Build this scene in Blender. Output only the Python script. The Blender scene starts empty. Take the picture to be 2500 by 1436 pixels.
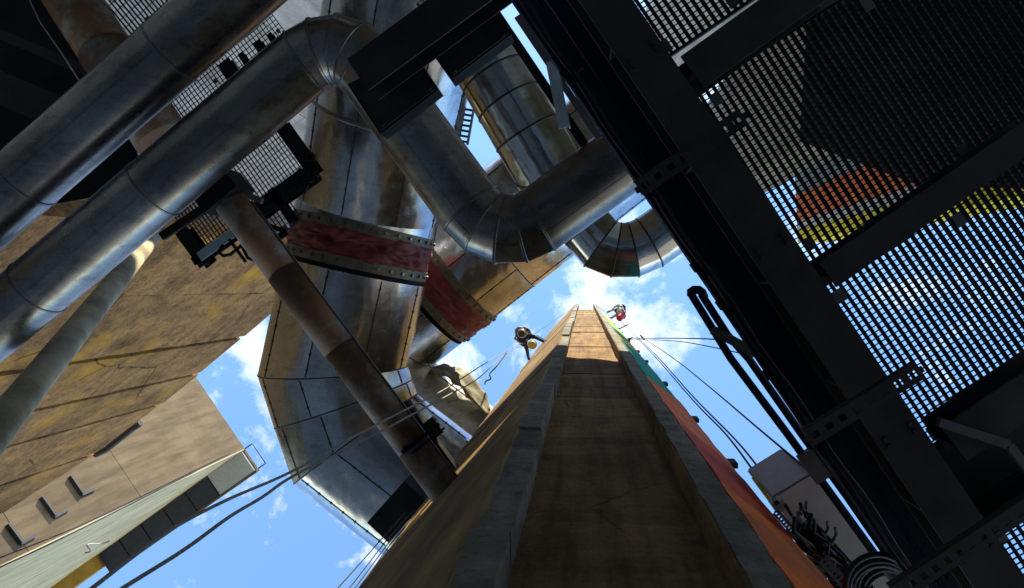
import bpy, math, random
from mathutils import Vector, Matrix, noise
random.seed(7)
scene = bpy.context.scene
COL = scene.collection

# ------------------------------------------------------------------ camera, sky, sun, exposure
F, CX, CY = 1750.0, 1250.0, 718.0        # focal length and centre, in photo pixels
ZX, ZY = 1425.0, 700.0                   # where straight up falls in the photo
CAM = Vector((0, 0, 1.5))
zc = Vector((ZX - CX, -(ZY - CY), -F)).normalized()
xc = (Vector((1, 0, 0)) - zc * zc.x).normalized()
yc = zc.cross(xc)
ROT = Matrix((xc, yc, zc))               # camera space -> world space
cam_d = bpy.data.cameras.new("camera")
cam_d.sensor_width = 36.0
cam_d.lens = 36.0 * F / 2500.0
cam_d.clip_start = 0.05
cam_d.clip_end = 3000
cam = bpy.data.objects.new("camera", cam_d)
cam.matrix_world = Matrix.Translation(CAM) @ ROT.to_4x4()
COL.objects.link(cam)
scene.camera = cam

SUN_EL, SUN_AZ = math.radians(50), Vector((0.13, -0.99, 0)).normalized()
SUN_DIR = (SUN_AZ * math.cos(SUN_EL) + Vector((0, 0, math.sin(SUN_EL)))).normalized()
world = bpy.data.worlds.new("World")
scene.world = world
world.use_nodes = True
wn, wl = world.node_tree.nodes, world.node_tree.links
wn.clear()
w_out = wn.new("ShaderNodeOutputWorld")
w_bg = wn.new("ShaderNodeBackground")
w_bg.inputs["Strength"].default_value = 0.15
w_sky = wn.new("ShaderNodeTexSky")
w_sky.sky_type = 'NISHITA'
w_sky.sun_disc = False
w_sky.sun_elevation = SUN_EL
w_sky.sun_rotation = math.atan2(SUN_AZ.x, SUN_AZ.y)
w_sky.air_density = 1.3
w_sky.dust_density = 0.15
w_sky.ozone_density = 3.0
w_hs = wn.new("ShaderNodeHueSaturation")
w_hs.inputs["Saturation"].default_value = 1.10
w_hs.inputs["Value"].default_value = 1.38
wl.new(w_sky.outputs[0], w_hs.inputs["Color"])
w_tc = wn.new("ShaderNodeTexCoord")
w_map = wn.new("ShaderNodeMapping")
w_map.inputs["Location"].default_value = (3.1, 1.7, 0.4)
wl.new(w_tc.outputs["Generated"], w_map.inputs["Vector"])
w_n = wn.new("ShaderNodeTexNoise")
w_n.inputs["Scale"].default_value = 6.5
w_n.inputs["Detail"].default_value = 9
w_n.inputs["Roughness"].default_value = 0.62
w_n.inputs["Distortion"].default_value = 0.25
wl.new(w_map.outputs[0], w_n.inputs["Vector"])
w_big = wn.new("ShaderNodeTexNoise")
w_big.inputs["Scale"].default_value = 2.2
w_big.inputs["Detail"].default_value = 2
wl.new(w_map.outputs[0], w_big.inputs["Vector"])
w_mul = wn.new("ShaderNodeMath")
w_mul.operation = 'MULTIPLY_ADD'
wl.new(w_big.outputs["Fac"], w_mul.inputs[0])
w_mul.inputs[1].default_value = 0.55
wl.new(w_n.outputs["Fac"], w_mul.inputs[2])
w_rmp = wn.new("ShaderNodeValToRGB")
w_rmp.color_ramp.elements[0].position = 0.84
w_rmp.color_ramp.elements[0].color = (0, 0, 0, 1)
w_rmp.color_ramp.elements[1].position = 1.28
w_rmp.color_ramp.elements[1].color = (1, 1, 1, 1)
wl.new(w_mul.outputs[0], w_rmp.inputs["Fac"])
w_mix = wn.new("ShaderNodeMix")
w_mix.data_type = 'RGBA'
wl.new(w_rmp.outputs["Color"], w_mix.inputs[0])
wl.new(w_hs.outputs["Color"], w_mix.inputs[6])
w_mix.inputs[7].default_value = (5.6, 5.8, 6.2, 1)
wl.new(w_mix.outputs[2], w_bg.inputs["Color"])
wl.new(w_bg.outputs[0], w_out.inputs["Surface"])

sun_d = bpy.data.lights.new("sun", 'SUN')
sun_d.energy = 5.0
sun_d.angle = math.radians(0.53)
sun_d.color = (1.0, 0.84, 0.58)
sun = bpy.data.objects.new("sun", sun_d)
sun.rotation_euler = SUN_DIR.to_track_quat('Z', 'Y').to_euler()
sun.location = SUN_DIR * 60
COL.objects.link(sun)

vs = scene.view_settings
vs.view_transform = 'Standard'
vs.look = 'None'
vs.exposure = 0.9
vs.gamma = 1.0
vs.use_curve_mapping = False


def ray(px, py):
    return ROT @ Vector((px - CX, -(py - CY), -F))


def P(px, py, h):
    """A photo pixel at h metres above the camera, as a world point."""
    d = ray(px, py)
    return CAM + d * (h / d.z)


def on_plane(px, py, p0, n):
    d = ray(px, py)
    return CAM + d * ((p0 - CAM).dot(n) / d.dot(n))


Z = Vector((0, 0, 1))
A = Vector((0.815, -0.58, 0)).normalized()     # the two horizontal building directions
B = Vector((0.58, 0.815, 0)).normalized()


# ------------------------------------------------------------------ materials
def lin(r, g, b):
    f = lambda c: ((c / 255 + 0.055) / 1.055) ** 2.4 if c > 10 else c / 255 / 12.92
    return (f(r), f(g), f(b), 1)


class NT:
    def __init__(s, name):
        s.m = bpy.data.materials.new(name)
        s.m.use_nodes = True
        s.n, s.l = s.m.node_tree.nodes, s.m.node_tree.links
        s.b = s.n["Principled BSDF"]
        s.geo = s.n.new("ShaderNodeNewGeometry")

    def noise(s, scale, detail=4, rough=0.55, stretch=(1, 1, 1), rotz=0.0, dist=0.0):
        mp = s.n.new("ShaderNodeMapping")
        mp.inputs["Rotation"].default_value = (0, 0, rotz)
        mp.inputs["Scale"].default_value = stretch
        s.l.new(s.geo.outputs["Position"], mp.inputs["Vector"])
        t = s.n.new("ShaderNodeTexNoise")
        t.inputs["Scale"].default_value = scale
        t.inputs["Detail"].default_value = detail
        t.inputs["Roughness"].default_value = rough
        t.inputs["Distortion"].default_value = dist
        s.l.new(mp.outputs[0], t.inputs["Vector"])
        return t.outputs["Fac"]

    def ramp(s, fac, stops):
        r = s.n.new("ShaderNodeValToRGB")
        e = r.color_ramp.elements
        while len(e) < len(stops):
            e.new(0.5)
        for i, (p, c) in enumerate(stops):
            e[i].position = p
            e[i].color = c if len(c) == 4 else (*c, 1)
        s.l.new(fac, r.inputs["Fac"])
        return r.outputs["Color"]

    def mix(s, fac, a, b, mode='MIX'):
        m = s.n.new("ShaderNodeMix")
        m.data_type = 'RGBA'
        m.blend_type = mode
        for sock, v in ((m.inputs[0], fac), (m.inputs[6], a), (m.inputs[7], b)):
            if isinstance(v, (int, float, tuple)):
                sock.default_value = v
            else:
                s.l.new(v, sock)
        return m.outputs[2]

    def rnd(s, lo, hi):
        oi = s.n.new("ShaderNodeObjectInfo")
        mr = s.n.new("ShaderNodeMapRange")
        mr.inputs["To Min"].default_value = lo
        mr.inputs["To Max"].default_value = hi
        s.l.new(oi.outputs["Random"], mr.inputs["Value"])
        return mr.outputs[0]

    def bump(s, fac, strength, dist=0.02):
        b = s.n.new("ShaderNodeBump")
        b.inputs["Strength"].default_value = strength
        b.inputs["Distance"].default_value = dist
        s.l.new(fac, b.inputs["Height"])
        s.l.new(b.outputs[0], s.b.inputs["Normal"])

    def out(s, color=None, rough=0.6, metal=0.0, spec=None):
        if color is not None:
            if isinstance(color, tuple):
                s.b.inputs["Base Color"].default_value = color
            else:
                s.l.new(color, s.b.inputs["Base Color"])
        if isinstance(rough, (int, float)):
            s.b.inputs["Roughness"].default_value = rough
        else:
            s.l.new(rough, s.b.inputs["Roughness"])
        s.b.inputs["Metallic"].default_value = metal
        if spec is not None:
            s.b.inputs["Specular IOR Level"].default_value = spec
        return s.m


def metal_mat(name, dark, light, r0, r1, rotz, wave=0.25, metal=0.92, grime=0.75, tint=None, st=(1, 1, 1)):
    t = NT(name)
    c = t.ramp(t.noise(1.3, 6, 0.62), [(0.30, dark), (0.72, light)])
    smud = t.noise(4.5, 7, 0.72, (1, 2.2, 1), rotz, 0.6)
    c = t.mix(grime, c, t.ramp(smud, [(0.33, (0.30, 0.28, 0.26)), (0.50, (1, 1, 1))]), 'MULTIPLY')
    spk = t.noise(38, 3, 0.6)
    c = t.mix(0.35, c, t.ramp(spk, [(0.30, (0.35, 0.33, 0.3)), (0.45, (1, 1, 1))]), 'MULTIPLY')
    if tint:
        sx = t.ramp(t.noise(0.9, 3), [(0.5, (1, 1, 1)), (0.75, tint)])
        c = t.mix(0.6, c, sx, 'MULTIPLY')
    v = t.n.new("ShaderNodeHueSaturation")
    t.l.new(t.rnd(0.74, 1.15), v.inputs["Value"])
    t.l.new(c, v.inputs["Color"])
    rr = t.ramp(t.noise(6, 6, 0.65), [(0.3, (r0,) * 3), (0.7, (r1,) * 3)])
    t.bump(t.noise(2.4, 2, 0.4, st, rotz), wave, 0.05)
    return t.out(v.outputs["Color"], rr, metal)


def concrete_mat(name, c0, c1, scale=1.2, bump=0.5, rough=0.9, stain=None, streak=True, pits=True, thr=(0.5, 0.7)):
    t = NT(name)
    big = t.noise(scale, 8, 0.62)
    c = t.ramp(big, [(0.30, c0), (0.68, c1)])
    if streak:
        s2 = t.noise(1.6, 6, 0.6, (1.5, 1.5, 0.16))
        c = t.mix(0.75, c, t.ramp(s2, [(0.32, (0.45, 0.42, 0.38)), (0.6, (1, 1, 1))]), 'MULTIPLY')
    if stain:
        s3 = t.noise(0.55, 4, 0.6)
        c = t.mix(t.ramp(s3, [(thr[0], (0, 0, 0)), (thr[1], (1, 1, 1))]), c, stain)
    if pits:
        s4 = t.noise(26, 3, 0.6)
        c = t.mix(0.6, c, t.ramp(s4, [(0.30, (0.45, 0.43, 0.4)), (0.48, (1, 1, 1))]), 'MULTIPLY')
    v = t.n.new("ShaderNodeHueSaturation")
    t.l.new(t.rnd(0.86, 1.12), v.inputs["Value"])
    t.l.new(c, v.inputs["Color"])
    t.bump(t.noise(14, 8, 0.7), bump, 0.02)
    return t.out(v.outputs["Color"], rough, 0.0, 0.25)


def plain_mat(name, c, rough=0.6, metal=0.0, var=0.35, scale=4, bump=0.15):
    t = NT(name)
    n = t.noise(scale, 6, 0.6)
    k = t.ramp(n, [(0.3, (1 - var,) * 3), (0.7, (1 + var * 0.3,) * 3)])
    t.bump(t.noise(scale * 6, 4), bump, 0.006)
    return t.out(t.mix(1.0, c, k, 'MULTIPLY'), rough, metal, 0.3)


def worn_steel(name, c, spec):
    t = NT(name)
    k = t.ramp(t.noise(3.0, 8, 0.65), [(0.3, (0.55, 0.55, 0.55)), (0.7, (1.35, 1.35, 1.35))])
    col = t.mix(1.0, c, k, 'MULTIPLY')
    ru = t.ramp(t.noise(7.0, 8, 0.7), [(0.62, (0, 0, 0)), (0.72, (1, 1, 1))])
    col = t.mix(ru, col, (0.045, 0.026, 0.016, 1))
    sc = t.ramp(t.noise(45.0, 4, 0.6, (1, 3, 1), 0.6), [(0.68, (0, 0, 0)), (0.76, (1, 1, 1))])
    col = t.mix(sc, col, (0.07, 0.07, 0.068, 1))
    t.bump(t.noise(26, 6, 0.65), 0.25, 0.004)
    return t.out(col, 0.65, 0.0, spec)


AZR = math.atan2(-A.y, A.x)
M = {}
M['clad'] = metal_mat("aluminium_cladding_dull", (0.165, 0.157, 0.146, 1), (0.31, 0.298, 0.278, 1), 0.22, 0.38, AZR, 0.12, 0.97, 0.5)
M['shiny'] = metal_mat("aluminium_cladding_bright", (0.45, 0.44, 0.42, 1), (0.68, 0.66, 0.62, 1), 0.10, 0.24, AZR, 0.40, 1.0, 0.3)
M['duct'] = metal_mat("galvanised_duct_sheet", (0.40, 0.42, 0.445, 1), (0.60, 0.61, 0.62, 1), 0.16, 0.30, 0.2, 0.7, 0.98, 0.40, tint=(0.97, 0.88, 0.72, 1), st=(1, 0.12, 1))
M['galv'] = metal_mat("dull_galvanised_sheet", (0.66, 0.68, 0.71, 1), (0.86, 0.87, 0.88, 1), 0.26, 0.42, 0.9, 0.35, 0.6, 0.7, st=(1, 1, 0.3))
M['ring'] = plain_mat("clamp_ring_steel", (0.20, 0.195, 0.19, 1), 0.35, 0.9)
M['ringdark'] = plain_mat("dark_seam_steel", (0.05, 0.05, 0.05, 1), 0.5, 0.7)
M['black'] = worn_steel("black_painted_steel", (0.012, 0.013, 0.014, 1), 0.12)
M['blueblack'] = worn_steel("blue_black_cable_tray", (0.012, 0.019, 0.042, 1), 0.15)
M['girder'] = worn_steel("grey_black_girder", (0.042, 0.042, 0.040, 1), 0.15)
M['rubber'] = plain_mat("black_rubber_cable", (0.015, 0.015, 0.017, 1), 0.5)
M['greysteel'] = plain_mat("weathered_grey_steel", (0.12, 0.12, 0.12, 1), 0.5, 0.4)
M['flange'] = plain_mat("olive_grey_flange", (0.17, 0.16, 0.12, 1), 0.55, 0.6, 0.5, 6)
M['bluesteel'] = plain_mat("pale_blue_painted_steel", (0.36, 0.47, 0.55, 1), 0.5, 0.1)
M['rope'] = plain_mat("pale_rope_fibre", (0.42, 0.42, 0.42, 1), 0.9, 0, 0.4, 60)
M['ropedark'] = plain_mat("dark_rope_fibre", (0.06, 0.07, 0.08, 1), 0.9, 0, 0.4, 60)
M['palewall'] = concrete_mat("pale_render_wall", (0.44, 0.42, 0.40, 1), (0.58, 0.55, 0.51, 1), 0.8, 0.15)
M['boxpaint'] = plain_mat("pale_grey_box_paint", (0.52, 0.49, 0.50, 1), 0.55, 0.0, 0.2, 5)
M['yellowpaint'] = plain_mat("yellow_paint", (0.75, 0.56, 0.02, 1), 0.6, 0, 0.25)
t = NT("tower_board_concrete")
c = t.ramp(t.noise(1.7, 9, 0.66), [(0.28, (0.19, 0.115, 0.055, 1)), (0.70, (0.56, 0.365, 0.165, 1))])
c = t.mix(0.85, c, t.ramp(t.noise(2.2, 7, 0.65, (3.5, 3.5, 0.22)), [(0.34, (0.42, 0.38, 0.33)), (0.58, (1, 1, 1))]), 'MULTIPLY')
c = t.mix(0.45, c, t.ramp(t.noise(1.3, 6, 0.6, (0.5, 0.5, 3.4)), [(0.36, (0.45, 0.42, 0.38)), (0.56, (1, 1, 1))]), 'MULTIPLY')
c = t.mix(0.65, c, t.ramp(t.noise(24, 5, 0.7), [(0.30, (0.35, 0.33, 0.30)), (0.50, (1, 1, 1))]), 'MULTIPLY')
vo = t.n.new("ShaderNodeTexVoronoi")
vo.feature = 'DISTANCE_TO_EDGE'
vo.inputs["Scale"].default_value = 0.8
mp = t.n.new("ShaderNodeMix")
mp.data_type = 'VECTOR'
mp.inputs[0].default_value = 0.18
nz = t.n.new("ShaderNodeTexNoise")
nz.inputs["Scale"].default_value = 3.0
nz.inputs["Detail"].default_value = 6
t.l.new(t.geo.outputs["Position"], nz.inputs["Vector"])
t.l.new(t.geo.outputs["Position"], mp.inputs[4])
t.l.new(nz.outputs["Color"], mp.inputs[5])
t.l.new(mp.outputs[1], vo.inputs["Vector"])
cr = t.ramp(vo.outputs["Distance"], [(0.0, (0.25, 0.22, 0.2)), (0.012, (1, 1, 1))])
gate = t.ramp(t.noise(0.9, 2), [(0.50, (0, 0, 0)), (0.60, (1, 1, 1))])
c = t.mix(gate, c, t.mix(1.0, c, cr, 'MULTIPLY'))
hv = t.n.new("ShaderNodeHueSaturation")
t.l.new(t.rnd(0.78, 1.2), hv.inputs["Value"])
t.l.new(c, hv.inputs["Color"])
t.bump(t.noise(11, 9, 0.72), 0.9, 0.025)
M['tower'] = t.out(hv.outputs["Color"], 0.92, 0, 0.2)
M['rib'] = concrete_mat("rough_grey_rib_concrete", (0.17, 0.165, 0.145, 1), (0.40, 0.39, 0.35, 1), 3.2, 1.0, stain=(0.10, 0.095, 0.075, 1), thr=(0.54, 0.72))
M['wing'] = concrete_mat("ochre_render_wing", (0.20, 0.135, 0.07, 1), (0.54, 0.36, 0.14, 1), 1.8, 0.9, stain=(0.12, 0.095, 0.07, 1), thr=(0.55, 0.72))
t = NT("ochre_brown_grooved_concrete")
c = t.ramp(t.noise(0.45, 8, 0.68), [(0.30, (0.14, 0.078, 0.034, 1)), (0.66, (0.42, 0.235, 0.092, 1))])
c = t.mix(0.8, c, t.ramp(t.noise(2.6, 7, 0.7), [(0.34, (0.50, 0.46, 0.42)), (0.60, (1.1, 1.1, 1.1))]), 'MULTIPLY')
c = t.mix(0.75, c, t.ramp(t.noise(11, 5, 0.75), [(0.34, (0.32, 0.29, 0.26)), (0.52, (1, 1, 1))]), 'MULTIPLY')
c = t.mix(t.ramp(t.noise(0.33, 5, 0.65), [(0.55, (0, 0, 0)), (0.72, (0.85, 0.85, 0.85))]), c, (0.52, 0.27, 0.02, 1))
vo = t.n.new("ShaderNodeTexVoronoi")
vo.feature = 'DISTANCE_TO_EDGE'
vo.inputs["Scale"].default_value = 0.30
mp = t.n.new("ShaderNodeMix")
mp.data_type = 'VECTOR'
mp.inputs[0].default_value = 0.30
nz = t.n.new("ShaderNodeTexNoise")
nz.inputs["Scale"].default_value = 0.8
nz.inputs["Detail"].default_value = 8
t.l.new(t.geo.outputs["Position"], nz.inputs["Vector"])
t.l.new(t.geo.outputs["Position"], mp.inputs[4])
t.l.new(nz.outputs["Color"], mp.inputs[5])
t.l.new(mp.outputs[1], vo.inputs["Vector"])
cr = t.ramp(vo.outputs["Distance"], [(0.0, (0.2, 0.17, 0.15)), (0.010, (1, 1, 1))])
gate = t.ramp(t.noise(0.25, 2), [(0.50, (0, 0, 0)), (0.56, (1, 1, 1))])
c = t.mix(gate, c, t.mix(1.0, c, cr, 'MULTIPLY'))
hv = t.n.new("ShaderNodeHueSaturation")
t.l.new(t.rnd(0.82, 1.15), hv.inputs["Value"])
t.l.new(c, hv.inputs["Color"])
t.bump(t.noise(7, 9, 0.75), 1.0, 0.05)
M['groove'] = t.out(hv.outputs["Color"], 0.95, 0, 0.15)
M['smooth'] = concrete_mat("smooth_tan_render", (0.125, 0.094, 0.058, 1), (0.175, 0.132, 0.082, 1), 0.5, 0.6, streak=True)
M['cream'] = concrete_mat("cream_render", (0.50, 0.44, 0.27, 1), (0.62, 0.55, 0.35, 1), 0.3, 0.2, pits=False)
M['beige'] = concrete_mat('beige_wall_render', (0.20, 0.175, 0.11, 1), (0.30, 0.26, 0.165, 1), 0.5, 0.3)
M['soffit'] = plain_mat("dark_soffit_panel", (0.035, 0.042, 0.058, 1), 0.6, 0, 0.3)
M['ochreband'] = plain_mat("ochre_painted_parapet", (0.42, 0.27, 0.05, 1), 0.7, 0, 0.3, 1)
M['palepanel'] = plain_mat("pale_blue_grey_panel", (0.40, 0.45, 0.45, 1), 0.7, 0, 0.15)
M['ground'] = concrete_mat("yard_concrete_ground", (0.17, 0.168, 0.16, 1), (0.29, 0.285, 0.27, 1), 0.4, 0.3, streak=False)
M['rustdeck'] = plain_mat('brown_deck_plate', (0.085, 0.07, 0.055, 1), 0.8, 0, 0.6, 2)
M['rust'] = None
t = NT("rusty_steel_pipe")
c = t.ramp(t.noise(2.6, 7, 0.65), [(0.43, (0.20, 0.18, 0.16, 1)), (0.53, (0.13, 0.075, 0.045, 1)), (0.68, (0.20, 0.085, 0.04, 1))])
t.bump(t.noise(30, 6, 0.6), 0.35, 0.01)
M['rust'] = t.out(c, 0.6, 0.2)
t = NT("cream_weathered_pole")
c = t.ramp(t.noise(2.2, 6, 0.6), [(0.35, (0.20, 0.17, 0.11, 1)), (0.62, (0.48, 0.43, 0.30, 1))])
t.bump(t.noise(20, 5), 0.2, 0.01)
M['pole'] = t.out(c, 0.8, 0, 0.2)
t = NT("maroon_bellows_cloth")
c = t.ramp(t.noise(5, 6, 0.6), [(0.3, (0.085, 0.010, 0.014, 1)), (0.7, (0.20, 0.030, 0.034, 1))])
t.bump(t.noise(55, 3), 0.2, 0.004)
M['bellows'] = t.out(c, 0.55, 0, 0.4)
t = NT("olive_tarpaulin")
c = t.ramp(t.noise(6, 6, 0.6), [(0.3, (0.13, 0.14, 0.09, 1)), (0.7, (0.30, 0.31, 0.21, 1))])
t.bump(t.noise(30, 3), 0.3, 0.01)
M['tarp'] = t.out(c, 0.7)


def paint_band(name, c0, c1):
    t = NT(name)
    c = t.ramp(t.noise(3.2, 7, 0.65), [(0.30, c0), (0.68, c1)])
    sc = t.noise(11, 6, 0.7)
    c = t.mix(t.ramp(sc, [(0.60, (0, 0, 0)), (0.68, (1, 1, 1))]), c, (0.22, 0.17, 0.13, 1))
    c = t.mix(0.7, c, t.ramp(t.noise(2.5, 6, 0.65, (3, 3, 0.3)), [(0.34, (0.5, 0.46, 0.44)), (0.56, (1, 1, 1))]), 'MULTIPLY')
    t.bump(t.noise(16, 8, 0.7), 0.8, 0.015)
    return t.out(c, 0.85, 0, 0.2)


M['orange'] = paint_band("orange_paint", (0.66, 0.125, 0.0, 1), (0.82, 0.185, 0.0, 1))
M['brick'] = paint_band("brick_red_paint", (0.42, 0.035, 0.004, 1), (0.62, 0.085, 0.01, 1))
M['salmon'] = paint_band("salmon_paint", (0.62, 0.12, 0.03, 1), (0.82, 0.22, 0.06, 1))
M['teal'] = paint_band("teal_paint", (0.0, 0.22, 0.19, 1), (0.01, 0.36, 0.28, 1))
M['lime'] = paint_band("light_green_paint", (0.28, 0.52, 0.12, 1), (0.40, 0.62, 0.18, 1))
M['mint'] = paint_band("pale_mint_paint", (0.50, 0.66, 0.52, 1), (0.62, 0.74, 0.62, 1))
M['yband'] = paint_band("yellow_band_paint", (0.62, 0.46, 0.02, 1), (0.74, 0.58, 0.03, 1))
M['whiteband'] = paint_band("white_band_paint", (0.42, 0.39, 0.35, 1), (0.52, 0.49, 0.44, 1))
M['paleblue'] = paint_band("pale_blue_band_paint", (0.22, 0.28, 0.30, 1), (0.32, 0.38, 0.40, 1))


# ------------------------------------------------------------------ mesh helpers
class MB:
    def __init__(s):
        s.v, s.f, s.sm = [], [], []

    def add(s, vs_, fs, smooth=False):
        o = len(s.v)
        s.v += [Vector(v) for v in vs_]
        s.f += [tuple(i + o for i in f) for f in fs]
        s.sm += [smooth] * len(fs)
        return s

    def box(s, c, x, y, z):
        c = Vector(c)
        vv = [c + x * i + y * j + z * k for i in (-1, 1) for j in (-1, 1) for k in (-1, 1)]
        fs = [(0, 1, 3, 2), (4, 6, 7, 5), (0, 4, 5, 1), (2, 3, 7, 6), (0, 2, 6, 4), (1, 5, 7, 3)]
        if x.cross(y).dot(z) < 0:
            fs = [f[::-1] for f in fs]
        return s.add(vv, fs)

    def bar(s, p0, p1, w, h, up=Z, ext=0.0):
        """Box along p0-p1; w across, h along up, centred on the line."""
        p0, p1 = Vector(p0), Vector(p1)
        d = (p1 - p0)
        L = d.length
        d.normalize()
        sd = d.cross(up).normalized()
        u = sd.cross(d).normalized()
        return s.box((p0 + p1) / 2, d * (L / 2 + ext), sd * (w / 2), u * (h / 2))

    def prism(s, poly, z0, z1):
        n = len(poly)
        ar = sum(poly[i][0] * poly[(i + 1) % n][1] - poly[(i + 1) % n][0] * poly[i][1] for i in range(n))
        if ar < 0:
            poly = poly[::-1]
        vv = [Vector((p[0], p[1], z0)) for p in poly] + [Vector((p[0], p[1], z1)) for p in poly]
        fs = [tuple(range(n))[::-1], tuple(range(n, 2 * n))]
        fs += [(i, (i + 1) % n, n + (i + 1) % n, n + i) for i in range(n)]
        return s.add(vv, fs)

    def tube(s, pts, r, n=16, caps=True, smooth=True):
        pts = [Vector(p) for p in pts]
        k = len(pts)
        rs = r if isinstance(r, (list, tuple)) else [r] * k
        vv, fs = [], []
        prev = None
        for i, p in enumerate(pts):
            t1 = (pts[i] - pts[i - 1]).normalized() if i else (pts[1] - pts[0]).normalized()
            t2 = (pts[i + 1] - pts[i]).normalized() if i < k - 1 else t1
            t_ = (t1 + t2)
            t_ = t_.normalized() if t_.length > 1e-6 else t1
            if prev is None:
                ref = Z if abs(t_.z) < 0.9 else Vector((1, 0, 0))
                u = t_.cross(ref).normalized()
            else:
                u = (prev - t_ * prev.dot(t_)).normalized()
            prev = u
            w = t_.cross(u)
            for j in range(n):
                a = 2 * math.pi * j / n
                vv.append(p + (u * math.cos(a) + w * math.sin(a)) * rs[i])
        for i in range(k - 1):
            for j in range(n):
                j2 = (j + 1) % n
                fs.append((i * n + j, i * n + j2, (i + 1) * n + j2, (i + 1) * n + j))
        s.add(vv, fs, smooth)
        if caps:
            o = len(s.v) - len(vv)
            s.f += [tuple(o + j for j in range(n))[::-1], tuple(o + (k - 1) * n + j for j in range(n))]
            s.sm += [False, False]
        return s

    def torus(s, c, axis, R, r, n=40, m=8, a0=0, a1=2 * math.pi, squash=1.0):
        axis = Vector(axis).normalized()
        ref = Z if abs(axis.z) < 0.9 else Vector((1, 0, 0))
        u = axis.cross(ref).normalized()
        w = axis.cross(u)
        full = abs(a1 - a0 - 2 * math.pi) < 1e-6
        pts = []
        cnt = n if full else n + 1
        for i in range(cnt):
            a = a0 + (a1 - a0) * i / n
            pts.append((u * math.cos(a) + w * math.sin(a)))
        vv, fs = [], []
        for d in pts:
            for j in range(m):
                b = 2 * math.pi * j / m
                vv.append(Vector(c) + d * (R + r * math.cos(b)) + axis * (r * squash * math.sin(b)))
        for i in range(n):
            i2 = (i + 1) % cnt
            for j in range(m):
                j2 = (j + 1) % m
                fs.append((i * m + j, i2 * m + j, i2 * m + j2, i * m + j2))
        return s.add(vv, fs, True)

    def mesh(s, name, mat, off):
        me = bpy.data.meshes.new(name)
        me.from_pydata([v - off for v in s.v], [], s.f)
        me.polygons.foreach_set("use_smooth", s.sm)
        if mat:
            me.materials.append(mat)
        me.update()
        return me

    def build(s, name, mat, parent=None, origin=None):
        """World-space vertices -> one object (child of parent, or top level)."""
        if parent is not None:
            off = wloc(parent)
        elif origin is not None:
            off = Vector(origin)
        else:
            lo = min(v.z for v in s.v)
            off = sum(s.v, Vector()) / len(s.v)
            off.z = lo
        o = bpy.data.objects.new(name, s.mesh(name, mat, off))
        COL.objects.link(o)
        if parent is not None:
            o.parent = parent
        else:
            o.location = off
        return o


def wloc(o):
    l = o.location.copy()
    while o.parent is not None:
        o = o.parent
        l += o.location
    return l


def tag(o, label=None, cat=None, group=None, kind=None):
    if label: o['label'] = label
    if cat and not kind: o['kind'] = 'thing'
    if cat: o['category'] = cat
    if group: o['group'] = group
    if kind: o['kind'] = kind
    return o


def thing(name, label, cat, loc, group=None):
    o = bpy.data.objects.new(name, None)
    o.empty_display_size = 0.1
    o.location = loc
    COL.objects.link(o)
    return tag(o, label, cat, group)


# ------------------------------------------------------------------ ground
g = MB().add([(-500, -500, 0), (500, -500, 0), (500, 500, 0), (-500, 500, 0)], [(0, 1, 2, 3)])
tag(g.build('ground', M['ground'], None, (0, 0, 0)), kind='structure')


# ------------------------------------------------------------------ concrete tower
def rough_prism(poly, z0, z1, step, amp, nscale=3.0, seed=0.0):
    """Prism cut into courses along z, its edges worn by noise."""
    n = len(poly)
    ar = sum(poly[i][0] * poly[(i + 1) % n][1] - poly[(i + 1) % n][0] * poly[i][1] for i in range(n))
    if ar < 0:
        poly = poly[::-1]
    k = max(2, int((z1 - z0) / step) + 1)
    vv, fs = [], []
    for i in range(k):
        z = z0 + (z1 - z0) * i / (k - 1)
        for (x, y) in poly:
            d = noise.noise_vector(Vector((x * 2 + seed, y * 2, z * nscale))) * amp
            vv.append(Vector((x + d.x, y + d.y, z)))
    for i in range(k - 1):
        for j in range(n):
            j2 = (j + 1) % n
            fs.append((i * n + j, i * n + j2, (i + 1) * n + j2, (i + 1) * n + j))
    fs.append(tuple(range(n))[::-1])
    fs.append(tuple((k - 1) * n + j for j in range(n)))
    return MB().add(vv, fs)


YR, YB = 1.0, 1.17
WL_IN, WL_OUT = (-0.448, 1.0), (-1.776, 2.4)
WR_IN, WR_OUT = (0.70, 1.0), (1.085, 1.31)
RL = (-0.448, -0.292)
RR = (0.565, 0.70)
tower = thing('concrete_tower', 'tall ribbed concrete tower with a recessed tan face between grey ribs and a painted edge', 'tower', (0, 1.8, 0))
MB().prism([(-0.25, 1.42), (0.72, 1.42), (0.98, 1.62), (1.0, 2.9), (-1.55, 2.9), (-1.5, 2.5), (-0.6, 1.55)], 0, 37.6).build('core', M['tower'], tower)
zz = 0.0
i = 0
while zz < 37.9:
    hgt = random.uniform(2.0, 2.7)
    z1 = min(zz + hgt, 38.1)
    jy = random.uniform(-0.012, 0.012)
    rough_prism([(RL[1] - 0.02, YB + jy), (RR[0] + 0.02, YB + jy), (RR[0] + 0.02, 1.415), (RL[1] - 0.02, 1.415)], zz + 0.012, z1 - 0.012, 0.35, 0.010, 2.0).build('concrete_lift', M['tower'], tower)
    zz = z1
zz = 0.0
while zz < 44.0:
    hgt = random.uniform(1.5, 3.4)
    z1 = min(zz + hgt, 44.6)
    j = random.uniform(-0.03, 0.03)
    rough_prism([(RL[0] - 0.01, YR + j), (RL[1] + j * 0.6, YR + j), (RL[1], YB + 0.2), (RL[0] - 0.01, YB + 0.2)], zz + 0.01, z1 - 0.01, 0.07, 0.012, 7.0, 5).build('rib_block', M['rib'], tower)
    zz = z1
rough_prism([(RR[0], YR), (RR[1] - 0.006, YR), (RR[1] - 0.006, YB + 0.2), (RR[0], YB + 0.2)], 0, 44.4, 0.07, 0.011, 7.0, 9).build('right_rib', M['rib'], tower)
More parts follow.
